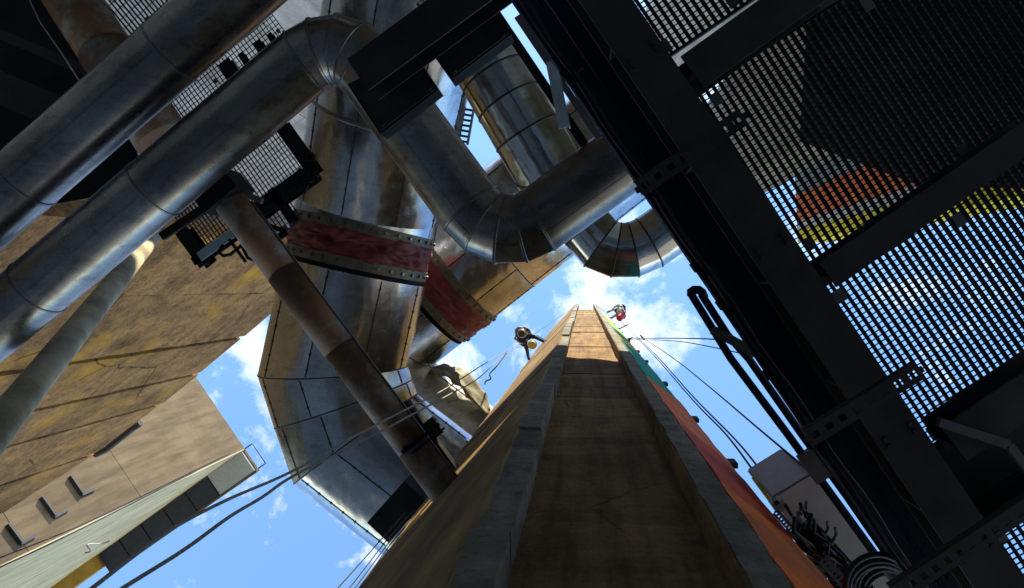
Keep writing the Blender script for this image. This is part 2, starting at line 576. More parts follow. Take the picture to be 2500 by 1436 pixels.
rough_prism([(RR[0] - 0.012, YR + 0.012), (RR[0] - 0.001, YR + 0.012), (RR[0] - 0.001, YB + 0.01), (RR[0] - 0.012, YB + 0.01)], 0, 37.9, 0.2, 0.004, 4.0, 2).build('rib_cheek', M['tower'], tower)
# left wing, in lifts of rendered concrete
zz = 0.0
nx = Vector((WL_OUT[0] - WL_IN[0], WL_OUT[1] - WL_IN[1], 0)).normalized()
nn = Vector((nx.y, -nx.x, 0))
if nn.y > 0:
    nn = -nn
while zz < 43.8:
    z1 = min(zz + random.uniform(3.0, 4.6), 44.0)
    q0, q1 = Vector((*WL_IN, 0)), Vector((*WL_OUT, 0))
    jj = nn * random.uniform(-0.008, 0.008)
    poly = [q0 + jj, q1 + jj, q1 - nn * 0.2, q0 - nn * 0.2]
    rough_prism([(p.x, p.y) for p in poly], zz + 0.006, z1 - 0.006, 0.3, 0.012, 2.0, 3).build('wing_panel', M['wing'], tower)
    zz = z1
# right wing: concrete with painted bands, each band a course of its own
bands = [(0.0, 5.3, 'orange', 'orange painted band'), (5.3, 6.9, 'brick', 'brick red painted band'), (6.9, 9.6, 'salmon', 'salmon painted band'),
         (9.6, 15.6, 'teal', 'teal painted band'), (15.6, 17.4, 'yband', 'yellow painted band'), (17.4, 19.6, 'teal', 'teal painted band'),
         (19.6, 26.8, 'lime', 'light green painted band'), (26.8, 28.0, 'yband', 'yellow green painted band'), (28.0, 34.5, 'mint', 'pale mint painted band'),
         (34.5, 39.0, 'teal', 'teal painted band near the top'), (39.0, 44.0, 'rib', 'bare concrete top')]
rx = Vector((WR_OUT[0] - WR_IN[0], WR_OUT[1] - WR_IN[1], 0)).normalized()
rn = Vector((rx.y, -rx.x, 0))
for (z0, z1, mk, lb) in bands:
    q0, q1 = Vector((*WR_IN, 0)), Vector((*WR_OUT, 0))
    poly = [q0, q1, q1 - rn * 0.25, q0 - rn * 0.25]
    b = rough_prism([(p.x, p.y) for p in poly], z0 + 0.002, z1 - 0.002, 0.2, 0.012, 3.0, 12).build('painted_band', M[mk], tower)
    b['label'] = lb
for k in range(14):   # small fixings along the right wing's outer edge
    z = 4 + k * 2.6 + random.uniform(-0.5, 0.5)
    MB().box((WR_OUT[0] + 0.03, WR_OUT[1] + 0.03, z), Vector((0.035, 0, 0)), Vector((0, 0.02, 0)), Z * random.uniform(0.06, 0.16)).build('bracket', M['black'], tower)

# ------------------------------------------------------------------ left side: grooved wall, tan building, pale wall
HG = 30.0
gp = [(835, 622), (720, 715), (590, 828), (485, 915), (390, 990), (230, 1110), (0, 1257), (-240, 1405)]
gw = [P(x, y, HG) for x, y in gp]
gwall = thing('grooved_wall', 'ochre brown grooved concrete wall with stepped top edge behind the insulated pipes', 'wall', Vector((gw[3].x, gw[3].y, 0)))
for i in range(len(gw) - 1):
    p0, p1 = gw[i], gw[i + 1]
    d = (p1 - p0)
    d.z = 0
    d.normalize()
    n = Vector((d.y, -d.x, 0))
    if n.dot(B) < 0:
        n = -n
    gpx = 0.2 if 1 <= i else 0.0
    e = p1 - d * (gpx if i < len(gw) - 2 else 0)
    top = p0.z + (0.0 if i % 2 else -0.12)
    poly = [p0, e, e - n * 0.6, p0 - n * 0.6]
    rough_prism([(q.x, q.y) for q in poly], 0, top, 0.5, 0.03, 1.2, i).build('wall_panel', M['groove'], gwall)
    if gpx and i < len(gw) - 2:
        g0, g1 = e - n * 0.18, p1 - n * 0.18
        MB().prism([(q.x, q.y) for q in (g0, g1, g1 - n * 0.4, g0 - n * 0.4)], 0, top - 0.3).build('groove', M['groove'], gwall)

HS = 52.0
K = HS / 36.0
s0, s1 = P(380, 775, HS), P(598, 1096, HS)
sd = (s1 - s0).normalized()
sn = Vector((sd.y, -sd.x, 0))
if sn.dot(A) < 0:
    sn = -sn
bld = thing('tan_building', 'tan rendered building with narrow dark slots and an overhanging coffered roof edge', 'building', Vector((s1.x, s1.y, 0)))
sback = -sn * 26
zj = [0, 9 * K, 16 * K, 22.3 * K, 28.2 * K, HS + 1.5]
for k in range(len(zj) - 1):
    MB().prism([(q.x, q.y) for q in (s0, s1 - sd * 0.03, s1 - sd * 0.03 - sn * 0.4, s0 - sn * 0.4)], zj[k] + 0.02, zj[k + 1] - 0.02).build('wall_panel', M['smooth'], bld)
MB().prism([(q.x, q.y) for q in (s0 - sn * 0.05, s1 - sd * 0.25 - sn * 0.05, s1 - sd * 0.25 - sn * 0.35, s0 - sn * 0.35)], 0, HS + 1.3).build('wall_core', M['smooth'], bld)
# cream side wall running away from the corner
c1 = s1 - sn * 30 * K
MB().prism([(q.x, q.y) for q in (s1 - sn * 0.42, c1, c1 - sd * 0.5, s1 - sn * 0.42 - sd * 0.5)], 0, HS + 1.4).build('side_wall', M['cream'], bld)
MB().prism([(q.x, q.y) for q in (s1 + sd * 0.03, s1 - sn * 0.40 + sd * 0.03, s1 - sn * 0.40 - sd * 0.03, s1 - sd * 0.03)], 0, HS + 1.4).build('corner_strip', M['cream'], bld)
# overhang: soffit slab along the side wall with dark coffers and a pale end panel
in0 = s1 + Z * 0.0
in1 = s1 - sn * abs((P(246, 1350, HS) - s1).dot(sn))
in0.z = in1.z = HS + 1.0
ov0, ov1 = in0 + sd * 1.25 * K, in1 + sd * 1.12 * K
MB().prism([(q.x, q.y) for q in (in0, ov0, ov1, in1)], HS + 1.21, HS + 1.5).build('roof_slab', M['smooth'], bld)
nco = 5
f0 = 0.24
def lerp(a, b, t): return a + (b - a) * t
ends = [0.0, f0] + [f0 + (1 - f0) * (k + 1) / nco for k in range(nco)]
for k in range(nco + 1):
    ta, tb = ends[k] + 0.004, ends[k + 1] - 0.004
    q = [lerp(in0, in1, ta), lerp(ov0, ov1, ta), lerp(ov0, ov1, tb), lerp(in0, in1, tb)]
    mid = sum(q, Vector()) / 4
    q = [mid + (v - mid) * 0.985 for v in q]
    zz0 = HS + 1.0 if k == 0 else HS + 1.06
    MB().prism([(v.x, v.y) for v in q], zz0, HS + 1.2).build('soffit_panel', M['palepanel'] if k == 0 else M['soffit'], bld)
MB().bar(ov0 + Z * 0.3 + sd * 0.1, ov1 + Z * 0.3 + sd * 0.1, 0.16, 0.5).build('fascia', M['smooth'], bld)
rp = [ov0 + Z * 0.5 + sn * 0.02, ov0 + Z * 0.5 + sn * 0.7, in0 + Z * 0.5 + sn * 0.7, in0 + Z * 0.5 + sn * 0.02]
MB().tube(rp, 0.05, 6).build('roof_rail', M['black'], bld)
yb0 = in1 - sn * 0.1 + sd * 0.5 + Z * 0.05
MB().bar(yb0, yb0 - sn * 32, 1.1, 1.2).build('parapet_band', M['ochreband'], bld)
MB().prism([(q.x, q.y) for q in (c1, c1 - sn * 14, c1 - sn * 14 - sd * 0.5, c1 - sd * 0.5)], 0, HS + 0.9).build('side_wall', M['cream'], bld)
# dark L-shaped window hoods standing off the tan wall
for (ax, ay, bx, by, cx, cy) in ((167, 1166, 197, 1210, 228, 1196), (97, 1217, 130, 1264, 163, 1246), (14, 1284, 48, 1330, 84, 1309)):
    pa, pb, pc = (on_plane(x, y, s0, sn) for x, y in ((ax, ay), (bx, by), (cx, cy)))
    w = MB()
    hgt = abs(pc.z - pb.z)
    w.bar(pa + sn * 0.02, pb + sn * 0.02, 0.42, 0.14)
    win = w.build('window', M['soffit'], bld)
    MB().bar(pb + sn * 0.02, pc + sn * 0.02, 0.14, 0.16, sn).build('jamb', M['soffit'], win)

HP = 38.0
q0, q1 = P(835, 622, HP), P(1155, 394, HP)
dd = (q1 - q0).normalized()
pn = Vector((dd.y, -dd.x, 0))
if pn.dot(B) < 0:
    pn = -pn
pw = thing('pale_wall', 'pale grey panelled wall seen through the gratings left of the big duct', 'wall', Vector((q0.x, q0.y, 0)))
for k in range(6):
    for r_ in range(11):
        e0, e1 = lerp(q0, q1, k / 6) + dd * 0.01, lerp(q0, q1, (k + 1) / 6) - dd * 0.01
        MB().prism([(v.x, v.y) for v in (e0, e1, e1 - pn * 0.3, e0 - pn * 0.3)], r_ * 3.7 + 0.012, r_ * 3.7 + 3.688).build('panel', M['palewall'], pw)

# far side: painted tower and walls seen through the gratings at upper right
nt = thing('painted_tower', 'tall tower wall with yellow, white and orange vertical stripes seen through the right gratings', 'tower', Vector((9.0, -4, 0)))
HQ = 30.0
qe = [P(1948, 592, HQ), P(1946, 562, HQ), P(1945, 540, HQ), P(1943, 476, HQ), P(1940, 420, HQ), P(1935, 330, HQ), P(1925, 120, HQ)]
for k, mk in enumerate(['yband', 'whiteband', 'salmon', 'paleblue', 'beige', 'beige']):
    a_, b_ = qe[k], qe[k + 1]
    dv = (b_ - a_).normalized() * 0.01
    x3 = Vector((1.2, 0, 0))
    MB().prism([(v.x, v.y) for v in (a_ + dv, b_ - dv, b_ + x3, a_ + x3)], 0, HQ + 1.5).build('painted_stripe', M[mk], nt)
lw = MB()
lw.prism([(5.7, -3.75), (5.7, -8.5), (7.2, -8.5), (7.2, -3.75)], 0, 42)
tag(lw.build('cream_wall', M['beige']), 'high cream wall seen through the grating beside the painted tower', 'wall')
rw_ = thing('rear_wall', 'pale wall seen through the topmost grating, with unseen panels added to shade the tower', 'wall', Vector((0, -9, 0)))
MB().prism([(2.1, -8.6), (6.2, -8.6), (6.2, -9.4), (2.1, -9.4)], 0, 32).build('wall_panel', M['palewall'], rw_)
for k_ in range(6):  # unseen panels added out of view, their height set to shade the lower tower
    xa = -17.0 + k_ * 3.18
    MB().prism([(xa, -8.6), (xa + 3.16, -8.6), (xa + 3.16, -9.4), (xa, -9.4)], 0, 20.9).build('wall_panel', M['smooth'], rw_)


# ------------------------------------------------------------------ insulated pipes and ducts
def mitre_section(p0, p1, t0, t1, r, n=48):
    """Straight cylinder from p0 to p1 cut on the mitre planes with normals t0, t1."""
    d = (p1 - p0).normalized()
    ref = Z if abs(d.z) < 0.9 else Vector((1, 0, 0))
    u = d.cross(ref).normalized()
    w = d.cross(u)
    vv, fs = [], []
    for p, m in ((p0, t0), (p1, t1)):
        for j in range(n):
            a = 2 * math.pi * j / n
            o = (u * math.cos(a) + w * math.sin(a)) * r
            vv.append(p + o - d * (o.dot(m) / d.dot(m)))
    for j in range(n):
        j2 = (j + 1) % n
        fs.append((j, n + j, n + j2, j2))
    return vv, fs


def mitre_ring(p, d, m, r, wd, th, n=48):
    """Flat raised band round a joint, on the mitre plane m."""
    ref = Z if abs(d.z) < 0.9 else Vector((1, 0, 0))
    u = d.cross(ref).normalized()
    w = d.cross(u)
    vv, fs = [], []
    for (s_, rr) in ((-wd, r), (-wd * 0.6, r + th), (wd * 0.6, r + th), (wd, r)):
        for j in range(n):
            a = 2 * math.pi * j / n
            o = (u * math.cos(a) + w * math.sin(a))
            vv.append(p + o * rr - d * (o.dot(m) * rr / d.dot(m)) + d * s_)
    for k in range(3):
        for j in range(n):
            j2 = (j + 1) % n
            fs.append((k * n + j, (k + 1) * n + j, (k + 1) * n + j2, k * n + j2))
    return vv, fs


def clad_pipe(name, label, cat, pts, r, mat, rings='all', ringmat=None, group=None, caps=True, rw=0.012, rt=0.008, seams=()):
    pts = [Vector(p) for p in pts]
    k = len(pts)
    root = thing(name, label, cat, sum(pts, Vector()) / k, group)
    rs = r if isinstance(r, (list, tuple)) else [r] * k
    ts = []
    for i in range(k):
        t1 = (pts[i] - pts[i - 1]).normalized() if i else (pts[1] - pts[0]).normalized()
        t2 = (pts[i + 1] - pts[i]).normalized() if i < k - 1 else t1
        ts.append((t1 + t2).normalized())
    for i in range(k - 1):
        d = (pts[i + 1] - pts[i]).normalized()
        mb = MB()
        mb.add(*mitre_section(pts[i], pts[i + 1], ts[i], ts[i + 1], rs[i]), smooth=True)
        sec = mb.build('cladding_section', mat, root)
        for sa in seams:          # lap seam strips running along the section
            ref = Z if abs(d.z) < 0.9 else Vector((1, 0, 0))
            u = d.cross(ref).normalized()
            w = d.cross(u)
            a = sa + (i % 2) * 0.22
            o = u * math.cos(a) + w * math.sin(a)
            e0 = pts[i] + o * rs[i] - d * (o.dot(ts[i]) * rs[i] / d.dot(ts[i])) + d * 0.03
            e1 = pts[i + 1] + o * rs[i] - d * (o.dot(ts[i + 1]) * rs[i] / d.dot(ts[i + 1])) - d * 0.03
            if (e1 - e0).dot(d) > 0.1:
                MB().bar(e0, e1, 0.016, 0.010, o).build('lap_seam', mat, sec)
    for i in range(k):
        if rings == 'all' or i in rings:
            d = (pts[i + 1] - pts[i]).normalized() if i < k - 1 else (pts[i] - pts[i - 1]).normalized()
            m = MB()
            m.add(*mitre_ring(pts[i], d, ts[i], rs[i], rw, rt), smooth=False)
            m.build('clamp_ring', ringmat or M['ring'], root)
    return root


def sub(p0, p1, fr):
    return [lerp(p0, p1, f) for f in fr]


HA = 5.8
a1 = P(745, 150, HA)
a0 = a1 + (P(-170, 925, HA) - a1) * 2.2
ptsA = [a0, P(95, 702, HA), P(385, 457, HA)]
ptsA = [a0] + sub(a0, a1, (0.30, 0.682, 0.823)) + [a1]
ptsA += [P(x, y, HA) for x, y in ((785, 128), (825, 122), (865, 135), (896, 163))]
ptsA += [P(x, y, HA) for x, y in ((1149, 510), (1183, 544), (1223, 560), (1270, 558), (1315, 538), (1655, 292))]
clad_pipe('insulated_pipe', 'long metal clad pipe that doubles back through two segmented elbows in mid picture', 'pipe', ptsA, 0.276, M['clad'], rings=range(1, 14), seams=(1.9,), group='metal clad pipes')
b1 = P(900, -298, HA)
b0 = b1 + (P(-200, 670, HA) - b1) * 2.0
clad_pipe('insulated_pipe', 'straight metal clad pipe crossing the dark upper left corner', 'pipe', [b0] + sub(b0, b1, (0.30, 0.627, 0.788)) + [b1], 0.287, M['clad'], rings=(1, 2, 3), seams=(1.8,), group='metal clad pipes')
HC = 7.3
pc0, pc1 = P(1090, -15, HC), P(1326, 392, HC)
pv0 = P(1334, 406, HC)
rise = lambda h: Vector((pv0.x, pv0.y, 1.5 + h))
dC = (pc1 - pc0).normalized()
ptsC = [pc0] + sub(pc0, pc1, (0.50, 0.66, 0.84)) + [pv0 - dC * 0.02 + Z * 0.06, pv0 + dC * 0.14 + Z * 0.28, pv0 + dC * 0.20 + Z * 0.6, pv0 + dC * 0.20 + Z * 1.6]
HD = 9.6
ptsC += [P(1388, 500, HD), P(1433, 557, HD), P(1466, 596, HD), P(1504, 611, HD), P(1546, 610, HD), P(1585, 593, HD), P(1760, 470, HD)]
clad_pipe('insulated_pipe', 'polished metal clad pipe behind the others, ending in a segmented elbow against sky', 'pipe', ptsC, 0.36, M['shiny'], rings=range(1, 14), ringmat=M['ringdark'], group='metal clad pipes')

# big duct with maroon bellows
H1 = 11.0
R1 = 1.11
d_top, d_fl, d_el = P(1012, -90, 9.5), P(890, 562, H1), P(816, 903, H1)
ax = (d_el - d_fl).normalized()
d_k = d_fl - ax * 0.35


def duct_sections(root, pts, r, ring_i, mat, cuts=(0.35, 1.05, 1.75, 2.45, 3.6, 5.0), ring=(0.012, 0.01), rmat='ringdark', galv_from=99):
    """Round duct of rolled sheets: each straight run is split round its girth into single sheets."""
    ts = []
    k = len(pts)
    for i in range(k):
        t1 = (pts[i] - pts[i - 1]).normalized() if i else (pts[1] - pts[0]).normalized()
        t2 = (pts[i + 1] - pts[i]).normalized() if i < k - 1 else t1
        ts.append((t1 + t2).normalized())
    for i in range(k - 1):
        d = (pts[i + 1] - pts[i]).normalized()
        u = d.cross(Z).normalized()
        w = d.cross(u)
        sh = random.uniform(-0.22, 0.22)
        cc = [c + sh for c in cuts] + [cuts[0] + sh + 2 * math.pi]
        for q in range(len(cuts)):
            n = 12
            vv = []
            for p, m in ((pts[i], ts[i]), (pts[i + 1], ts[i + 1])):
                for j in range(n + 1):
                    a = cc[q] + (cc[q + 1] - cc[q] + 0.004) * j / n
                    o = (u * math.cos(a) + w * math.sin(a)) * (r + (0.004 if q % 2 else 0.0))
                    vv.append(p + o - d * (o.dot(m) / d.dot(m)))
            fs = [(j, n + 1 + j, n + 2 + j, j + 1) for j in range(n)]
            MB().add(vv, fs, True).build('cladding_sheet', M['galv'] if i >= galv_from else mat, root)
            o = u * math.cos(cc[q]) + w * math.sin(cc[q])
            e0 = pts[i] + o * r - d * (o.dot(ts[i]) * r / d.dot(ts[i])) + d * 0.02
            e1 = pts[i + 1] + o * r - d * (o.dot(ts[i + 1]) * r / d.dot(ts[i + 1])) - d * 0.02
            if (e1 - e0).dot(d) > 0.15:
                mb = MB().bar(e0, e1, 0.020, 0.014, o)
                nv = int((e1 - e0).length / 0.22)
                for v in range(nv):
                    c = lerp(e0, e1, (v + 0.5) / nv) + o * 0.008
                    mb.box(c, d * 0.012, o.cross(d) * 0.016, o * 0.008)
                mb.build('lap_seam', M['ringdark'], root)
    for i in ring_i:
        d = (pts[min(i + 1, k - 1)] - pts[min(i, k - 2)]).normalized()
        MB().add(*mitre_ring(pts[i], d, ts[i], r, ring[0], ring[1], 64)).build('joint_ring', M[rmat], root)


big = thing('flue_duct', 'huge metal duct with a maroon cloth bellows, bending through an elbow down to the tower', 'duct', d_fl, 'flue ducts')
duct_sections(big, [d_top] + sub(d_top, d_k, (0.56,)) + [d_k, d_fl - ax * 0.08], R1, (1,), M['duct'], ring=(0.03, 0.014), rmat='ring')
bel_end = d_fl + ax * 0.50
legs = [bel_end + ax * 0.16, d_el, P(842, 984, H1), P(872, 1070, H1), P(1042, 1202, H1), P(1250, 1364, H1)]
duct_sections(big, legs, R1, (1, 2, 3), M['duct'])


def bellows(root, p0, d, r, L, seed, nbolt=34):
    """Two bolted flanges with a crumpled cloth sleeve between them."""
    n, k = 150, 26
    u = d.cross(Z).normalized()
    w = d.cross(u)
    vv, fs = [], []
    for i in range(k):
        s_ = i / (k - 1)
        for j in range(n):
            a = 2 * math.pi * j / n
            o = u * math.cos(a) + w * math.sin(a)
            env = math.sin(math.pi * s_) ** 0.6
            q = Vector((math.cos(a) * 2.2 + seed, math.sin(a) * 2.2, s_ * 2.2))
            f1 = noise.noise(q * 1.3) * 0.07
            f2 = (1 - abs(noise.noise(q * 2.7 + Vector((3, 1, 2))))) * 0.085 - 0.05
            f3 = noise.noise(q * 9) * 0.014
            rr = r + 0.01 + env * (f1 + f2 + f3)
            sk = noise.noise(q * 1.7 + Vector((9, 9, 1))) * 0.05 * env
            vv.append(p0 + o * rr + d * (L * s_ + sk))
    for i in range(k - 1):
        for j in range(n):
            j2 = (j + 1) % n
            fs.append((i * n + j, (i + 1) * n + j, (i + 1) * n + j2, i * n + j2))
    sl = MB().add(vv, fs, True).build('bellows_cloth', M['bellows'], root)
    sl['label'] = 'crumpled maroon cloth sleeve'
    bolt = None
    for c, sg in ((p0, -1), (p0 + d * L, 1)):
        m = MB()
        wd = 0.075
        mid = c + d * (sg * wd * 0.2)
        vv, fs = [], []
        N = 72
        prof = ((-wd, r), (-wd, r + 0.03), (wd, r + 0.03), (wd, r))
        for (s_, rr) in prof:
            for j in range(N):
                a = 2 * math.pi * j / N
                vv.append(mid + (u * math.cos(a) + w * math.sin(a)) * rr + d * s_)
        for q in range(3):
            for j in range(N):
                j2 = (j + 1) % N
                fs.append((q * N + j, (q + 1) * N + j, (q + 1) * N + j2, q * N + j2))
        fl = m.add(vv, fs).build('flange', M['flange'], root)
        for j in range(nbolt):
            a = 2 * math.pi * (j + 0.3) / nbolt
            o = u * math.cos(a) + w * math.sin(a)
            pos = mid + o * (r + 0.03)
            if bolt is None:
                hexa = [(math.cos(t_ * math.pi / 3) * 0.024, math.sin(t_ * math.pi / 3) * 0.024) for t_ in range(6)]
                bm_ = MB().prism(hexa, 0, 0.03)
                bolt = bm_.mesh('bolt', M['ring'], Vector())
            ob = bpy.data.objects.new('bolt', bolt)
            COL.objects.link(ob)
            ob.parent = fl
            ob.matrix_basis = Matrix.Translation(pos - wloc(fl)) @ o.to_track_quat('Z', 'Y').to_matrix().to_4x4()


bellows(big, d_fl, ax, R1 - 0.035, 0.50, 1.3)
MB().add(*mitre_section(bel_end, bel_end + ax * 0.17, ax, ax, R1 - 0.05)).build('inner_sleeve', M['black'], big)

# second duct behind it
H2 = 14.0
R2 = 1.22
e_far, e_b0 = P(1580, 288, H2), P(1110, 660, H2)
ax2 = (e_b0 - e_far).normalized()
duct2 = thing('flue_duct', 'second metal duct higher up behind the first, with its own maroon bellows', 'duct', e_b0, 'flue ducts')
duct_sections(duct2, [e_far] + sub(e_far, e_b0, (0.45, 0.78)) + [e_b0 - ax2 * 0.08], R2, (1, 2), M['duct'])
bellows(duct2, e_b0, ax2, R2, 0.62, 4.7)
b2e = e_b0 + ax2 * 0.62
MB().add(*mitre_section(b2e, b2e + ax2 * 0.2, ax2, ax2, R2 - 0.05)).build('inner_sleeve', M['black'], duct2)
duct_sections(duct2, [b2e + ax2 * 0.18, P(950, 787, H2), P(892, 865, H2), P(905, 950, H2), P(977, 1011, H2), P(1120, 1121, H2), P(1330, 1283, H2)], R2, (1, 2, 3), M['duct'], galv_from=2)

# tarpaulin bunched over the top of the second duct's outlet
edge = [(1062, 893), (1095, 905), (1130, 925), (1165, 962), (1202, 1000)]
vv, fs = [], []
K, Wd = 26, 9
for i in range(K):
    t_ = i / (K - 1) * (len(edge) - 1)
    k0 = min(int(t_), len(edge) - 2)
    fx = t_ - k0
    ex, ey = lerp(Vector(edge[k0]), Vector(edge[k0 + 1]), fx)
    for j in range(Wd):
        s_ = j / (Wd - 1)
        wdt = (math.sin(math.pi * min(max(i / (K - 1), 0.02), 0.98)) ** 0.7) * 30
        px, py = ex - 13 + s_ * (wdt * 0.8 + 14) * 0.7, ey + 12 - s_ * (wdt * 0.8 + 14) * 0.78
        q = Vector((i * 0.35, j * 0.5, 2.2))
        nz = noise.noise_vector(q) * 0.05
        vv.append(P(px, py, H2 - 0.75 + s_ * 0.75) + nz)
for i in range(K - 1):
    for j in range(Wd - 1):
        fs.append((i * Wd + j, (i + 1) * Wd + j, (i + 1) * Wd + j + 1, i * Wd + j + 1))
tp = MB().add(vv, fs, True).build('tarpaulin', M['tarp'])
sm = tp.modifiers.new('thick', 'SOLIDIFY')
sm.thickness = 0.02
tag(tp, 'crumpled olive tarpaulin tied over the outlet of the second duct by the tower', 'tarpaulin')

# rusty inclined pipe
r0, r1 = P(492, 398, 6.6), P(1150, 1280, 6.6)
rust = thing('rusty_pipe', 'rust streaked bare steel pipe running diagonally in front of the big duct', 'pipe', (r0 + r1) / 2)
fr = [0, 0.31, 0.52, 0.79, 1]
for i in range(4):
    MB().tube([lerp(r0, r1, fr[i]), lerp(r0, r1, fr[i + 1])], 0.158 + (i % 2) * 0.004, 40).build('pipe_section', M['rust'], rust)
rd = (r1 - r0).normalized()
ru = rd.cross(Z).normalized()
MB().bar(lerp(r0, r1, 0.14) + ru * 0.165, r1 + ru * 0.165, 0.02, 0.02).build('edge_strip', M['greysteel'], rust)
c_ = lerp(r0, r1, 0.085)
MB().box(c_ - Z * 0.02, rd * 0.12, ru * 0.2, Z * 0.19).build('end_clamp', M['black'], rust)
c_ = lerp(r0, r1, 0.785)
MB().bar(c_ - ru * 0.06 - Z * 0.17, c_ + ru * 0.36 - Z * 0.1, 0.035, 0.04).build('clamp_bar', M['black'], rust)
MB().bar(c_ + ru * 0.02 - Z * 0.17 + rd * 0.06, c_ + ru * 0.38 - Z * 0.1 + rd * 0.06, 0.018, 0.03).build('clamp_bar', M['black'], rust)
# black strut beside it
s_a, s_b = P(985, 985, 7.4), P(1105, 1150, 7.4)
st = MB().bar(s_a, s_b, 0.13, 0.13)
st.box(lerp(s_a, s_b, 0.45) + ru * 0.12, rd * 0.1, ru * 0.06, Z * 0.05)
tag(st.build('steel_strut', M['black']), 'short black steel strut beside the lower end of the rusty pipe', 'strut')
lk = MB()
lk.bar(P(930, 1290, 8.6), P(1020, 1190, 8.6), 0.35, 0.3)
tag(lk.build('steel_bracket', M['black']), 'dark steel bracket under the big duct next to the tower edge', 'bracket')

# cream sloping pole
pts = [P(395, 545, 11.8), P(325, 640, 10.2), P(230, 752, 8.3), P(108, 905, 6.2), P(0, 1040, 5.1), P(-110, 1180, 4.4)]
p0, p1 = P(372, 577, 11.2), P(-75, 1132, 4.6)
p1 = p0 + (p1 - p0) * (p0.z / (p0.z - p1.z))
pole = thing('sloping_pole', 'cream weathered pole sloping down behind the lower clad pipe at left', 'pole', (p0 + p1) / 2)
MB().tube([p0, p1], 0.132, 36).build('pole_shaft', M['pole'], pole)
pd = (p1 - p0).normalized()
pu = pd.cross(Z).normalized()
MB().bar(p0 - pu * 0.135, p1 - pu * 0.135, 0.02, 0.03).build('edge_strip', M['greysteel'], pole)


# ------------------------------------------------------------------ gratings and platforms
def grating(label, c0, cu, cv, h, bar_m, rod_m, bt, bh, rt, mat, group, frame=True):
    """Open steel grating: bars run c0->cu, stacked c0->cv (photo pixels at height h)."""
    O = P(*c0, h)
    U, V = P(*cu, h) - O, P(*cv, h) - O
    lu, lv = U.length, V.length
    u = U.normalized()
    v = (V - u * V.dot(u))
    lv = v.length
    v.normalize()
    root = thing('floor_grating', label, 'grating', O + U / 2 + v * lv / 2, group)
    nb = max(2, int(lv / bar_m))
    base = MB().box(Vector(), u * (lu / 2), v * (bt / 2), Z * (bh / 2)).mesh('bearing_bar', mat, Vector())
    for i in range(nb + 1):
        o = bpy.data.objects.new('bearing_bar', base)
        COL.objects.link(o)
        o.parent = root
        o.location = O + u * (lu / 2) + v * (lv * i / nb) + Z * (bh / 2) - root.location
    m = MB()
    nr = max(2, int(lu / rod_m))
    for i in range(nr + 1):
        m.box(O + u * (lu * i / nr) + v * (lv / 2) + Z * (bh * 0.75), u * (rt / 2), v * (lv / 2), Z * (rt / 2))
    tag(m.build('cross_rods', mat, root), kind='stuff')
    for q in range(4):      # hold-down clips near the corners
        c = O + u * (lu * (0.08, 0.92, 0.08, 0.92)[q]) + v * (lv * (0.03, 0.03, 0.55, 0.55)[q])
        MB().box(c - Z * 0.004, u * 0.028, v * 0.022, Z * 0.004).build('clip', M['greysteel'], root)
    if frame:
        for c_, L_, d_ in ((O + v * lv / 2 - u * 0.004, lv, v), (O + U + v * lv / 2 + u * 0.004, lv, v)):
            MB().bar(c_ - d_ * L_ / 2 + Z * bh / 2, c_ + d_ * L_ / 2 + Z * bh / 2, bt * 1.3, bh * 1.1).build('edge_bar', mat, root)
    return root


HGR = 3.12
GG = 'dark floor gratings of the upper right walkway'
grating('open steel grating at the top of the walkway, beside the main girder end', (1478, -80), (1626, 138), (1790, -300), HGR, 0.0316, 0.0226, 0.0092, 0.028, 0.0048, M['black'], GG)
grating('largest open steel grating, with the striped tower showing through it', (1706, 223), (1974, 643), (2400, -271), HGR, 0.0316, 0.0226, 0.0092, 0.028, 0.0048, M['black'], GG)
grating('open steel grating filled with blue sky at the right edge', (2012, 701), (2284, 1096), (2560, 318), HGR, 0.0316, 0.0226, 0.0092, 0.028, 0.0048, M['black'], GG)
grating('small piece of steel grating in the bottom right corner', (2425, 1300), (2535, 1460), (2640, 1150), HGR, 0.0316, 0.0226, 0.0092, 0.028, 0.0048, M['black'], GG)


def i_beam(label, p0, p1, w, d, mat, group=None, tf=0.014, name='steel_beam', cat='beam'):
    """I-section whose lower flange's underside runs p0-p1."""
    root = thing(name, label, cat, (p0 + p1) / 2, group)
    up = Z
    MB().bar(p0 + up * tf / 2, p1 + up * tf / 2, w, tf).build('lower_flange', mat, root)
    MB().bar(p0 + up * d / 2, p1 + up * d / 2, tf * 0.8, d - 2 * tf).build('web', mat, root)
    MB().bar(p0 + up * (d - tf / 2), p1 + up * (d - tf / 2), w, tf).build('upper_flange', mat, root)
    return root


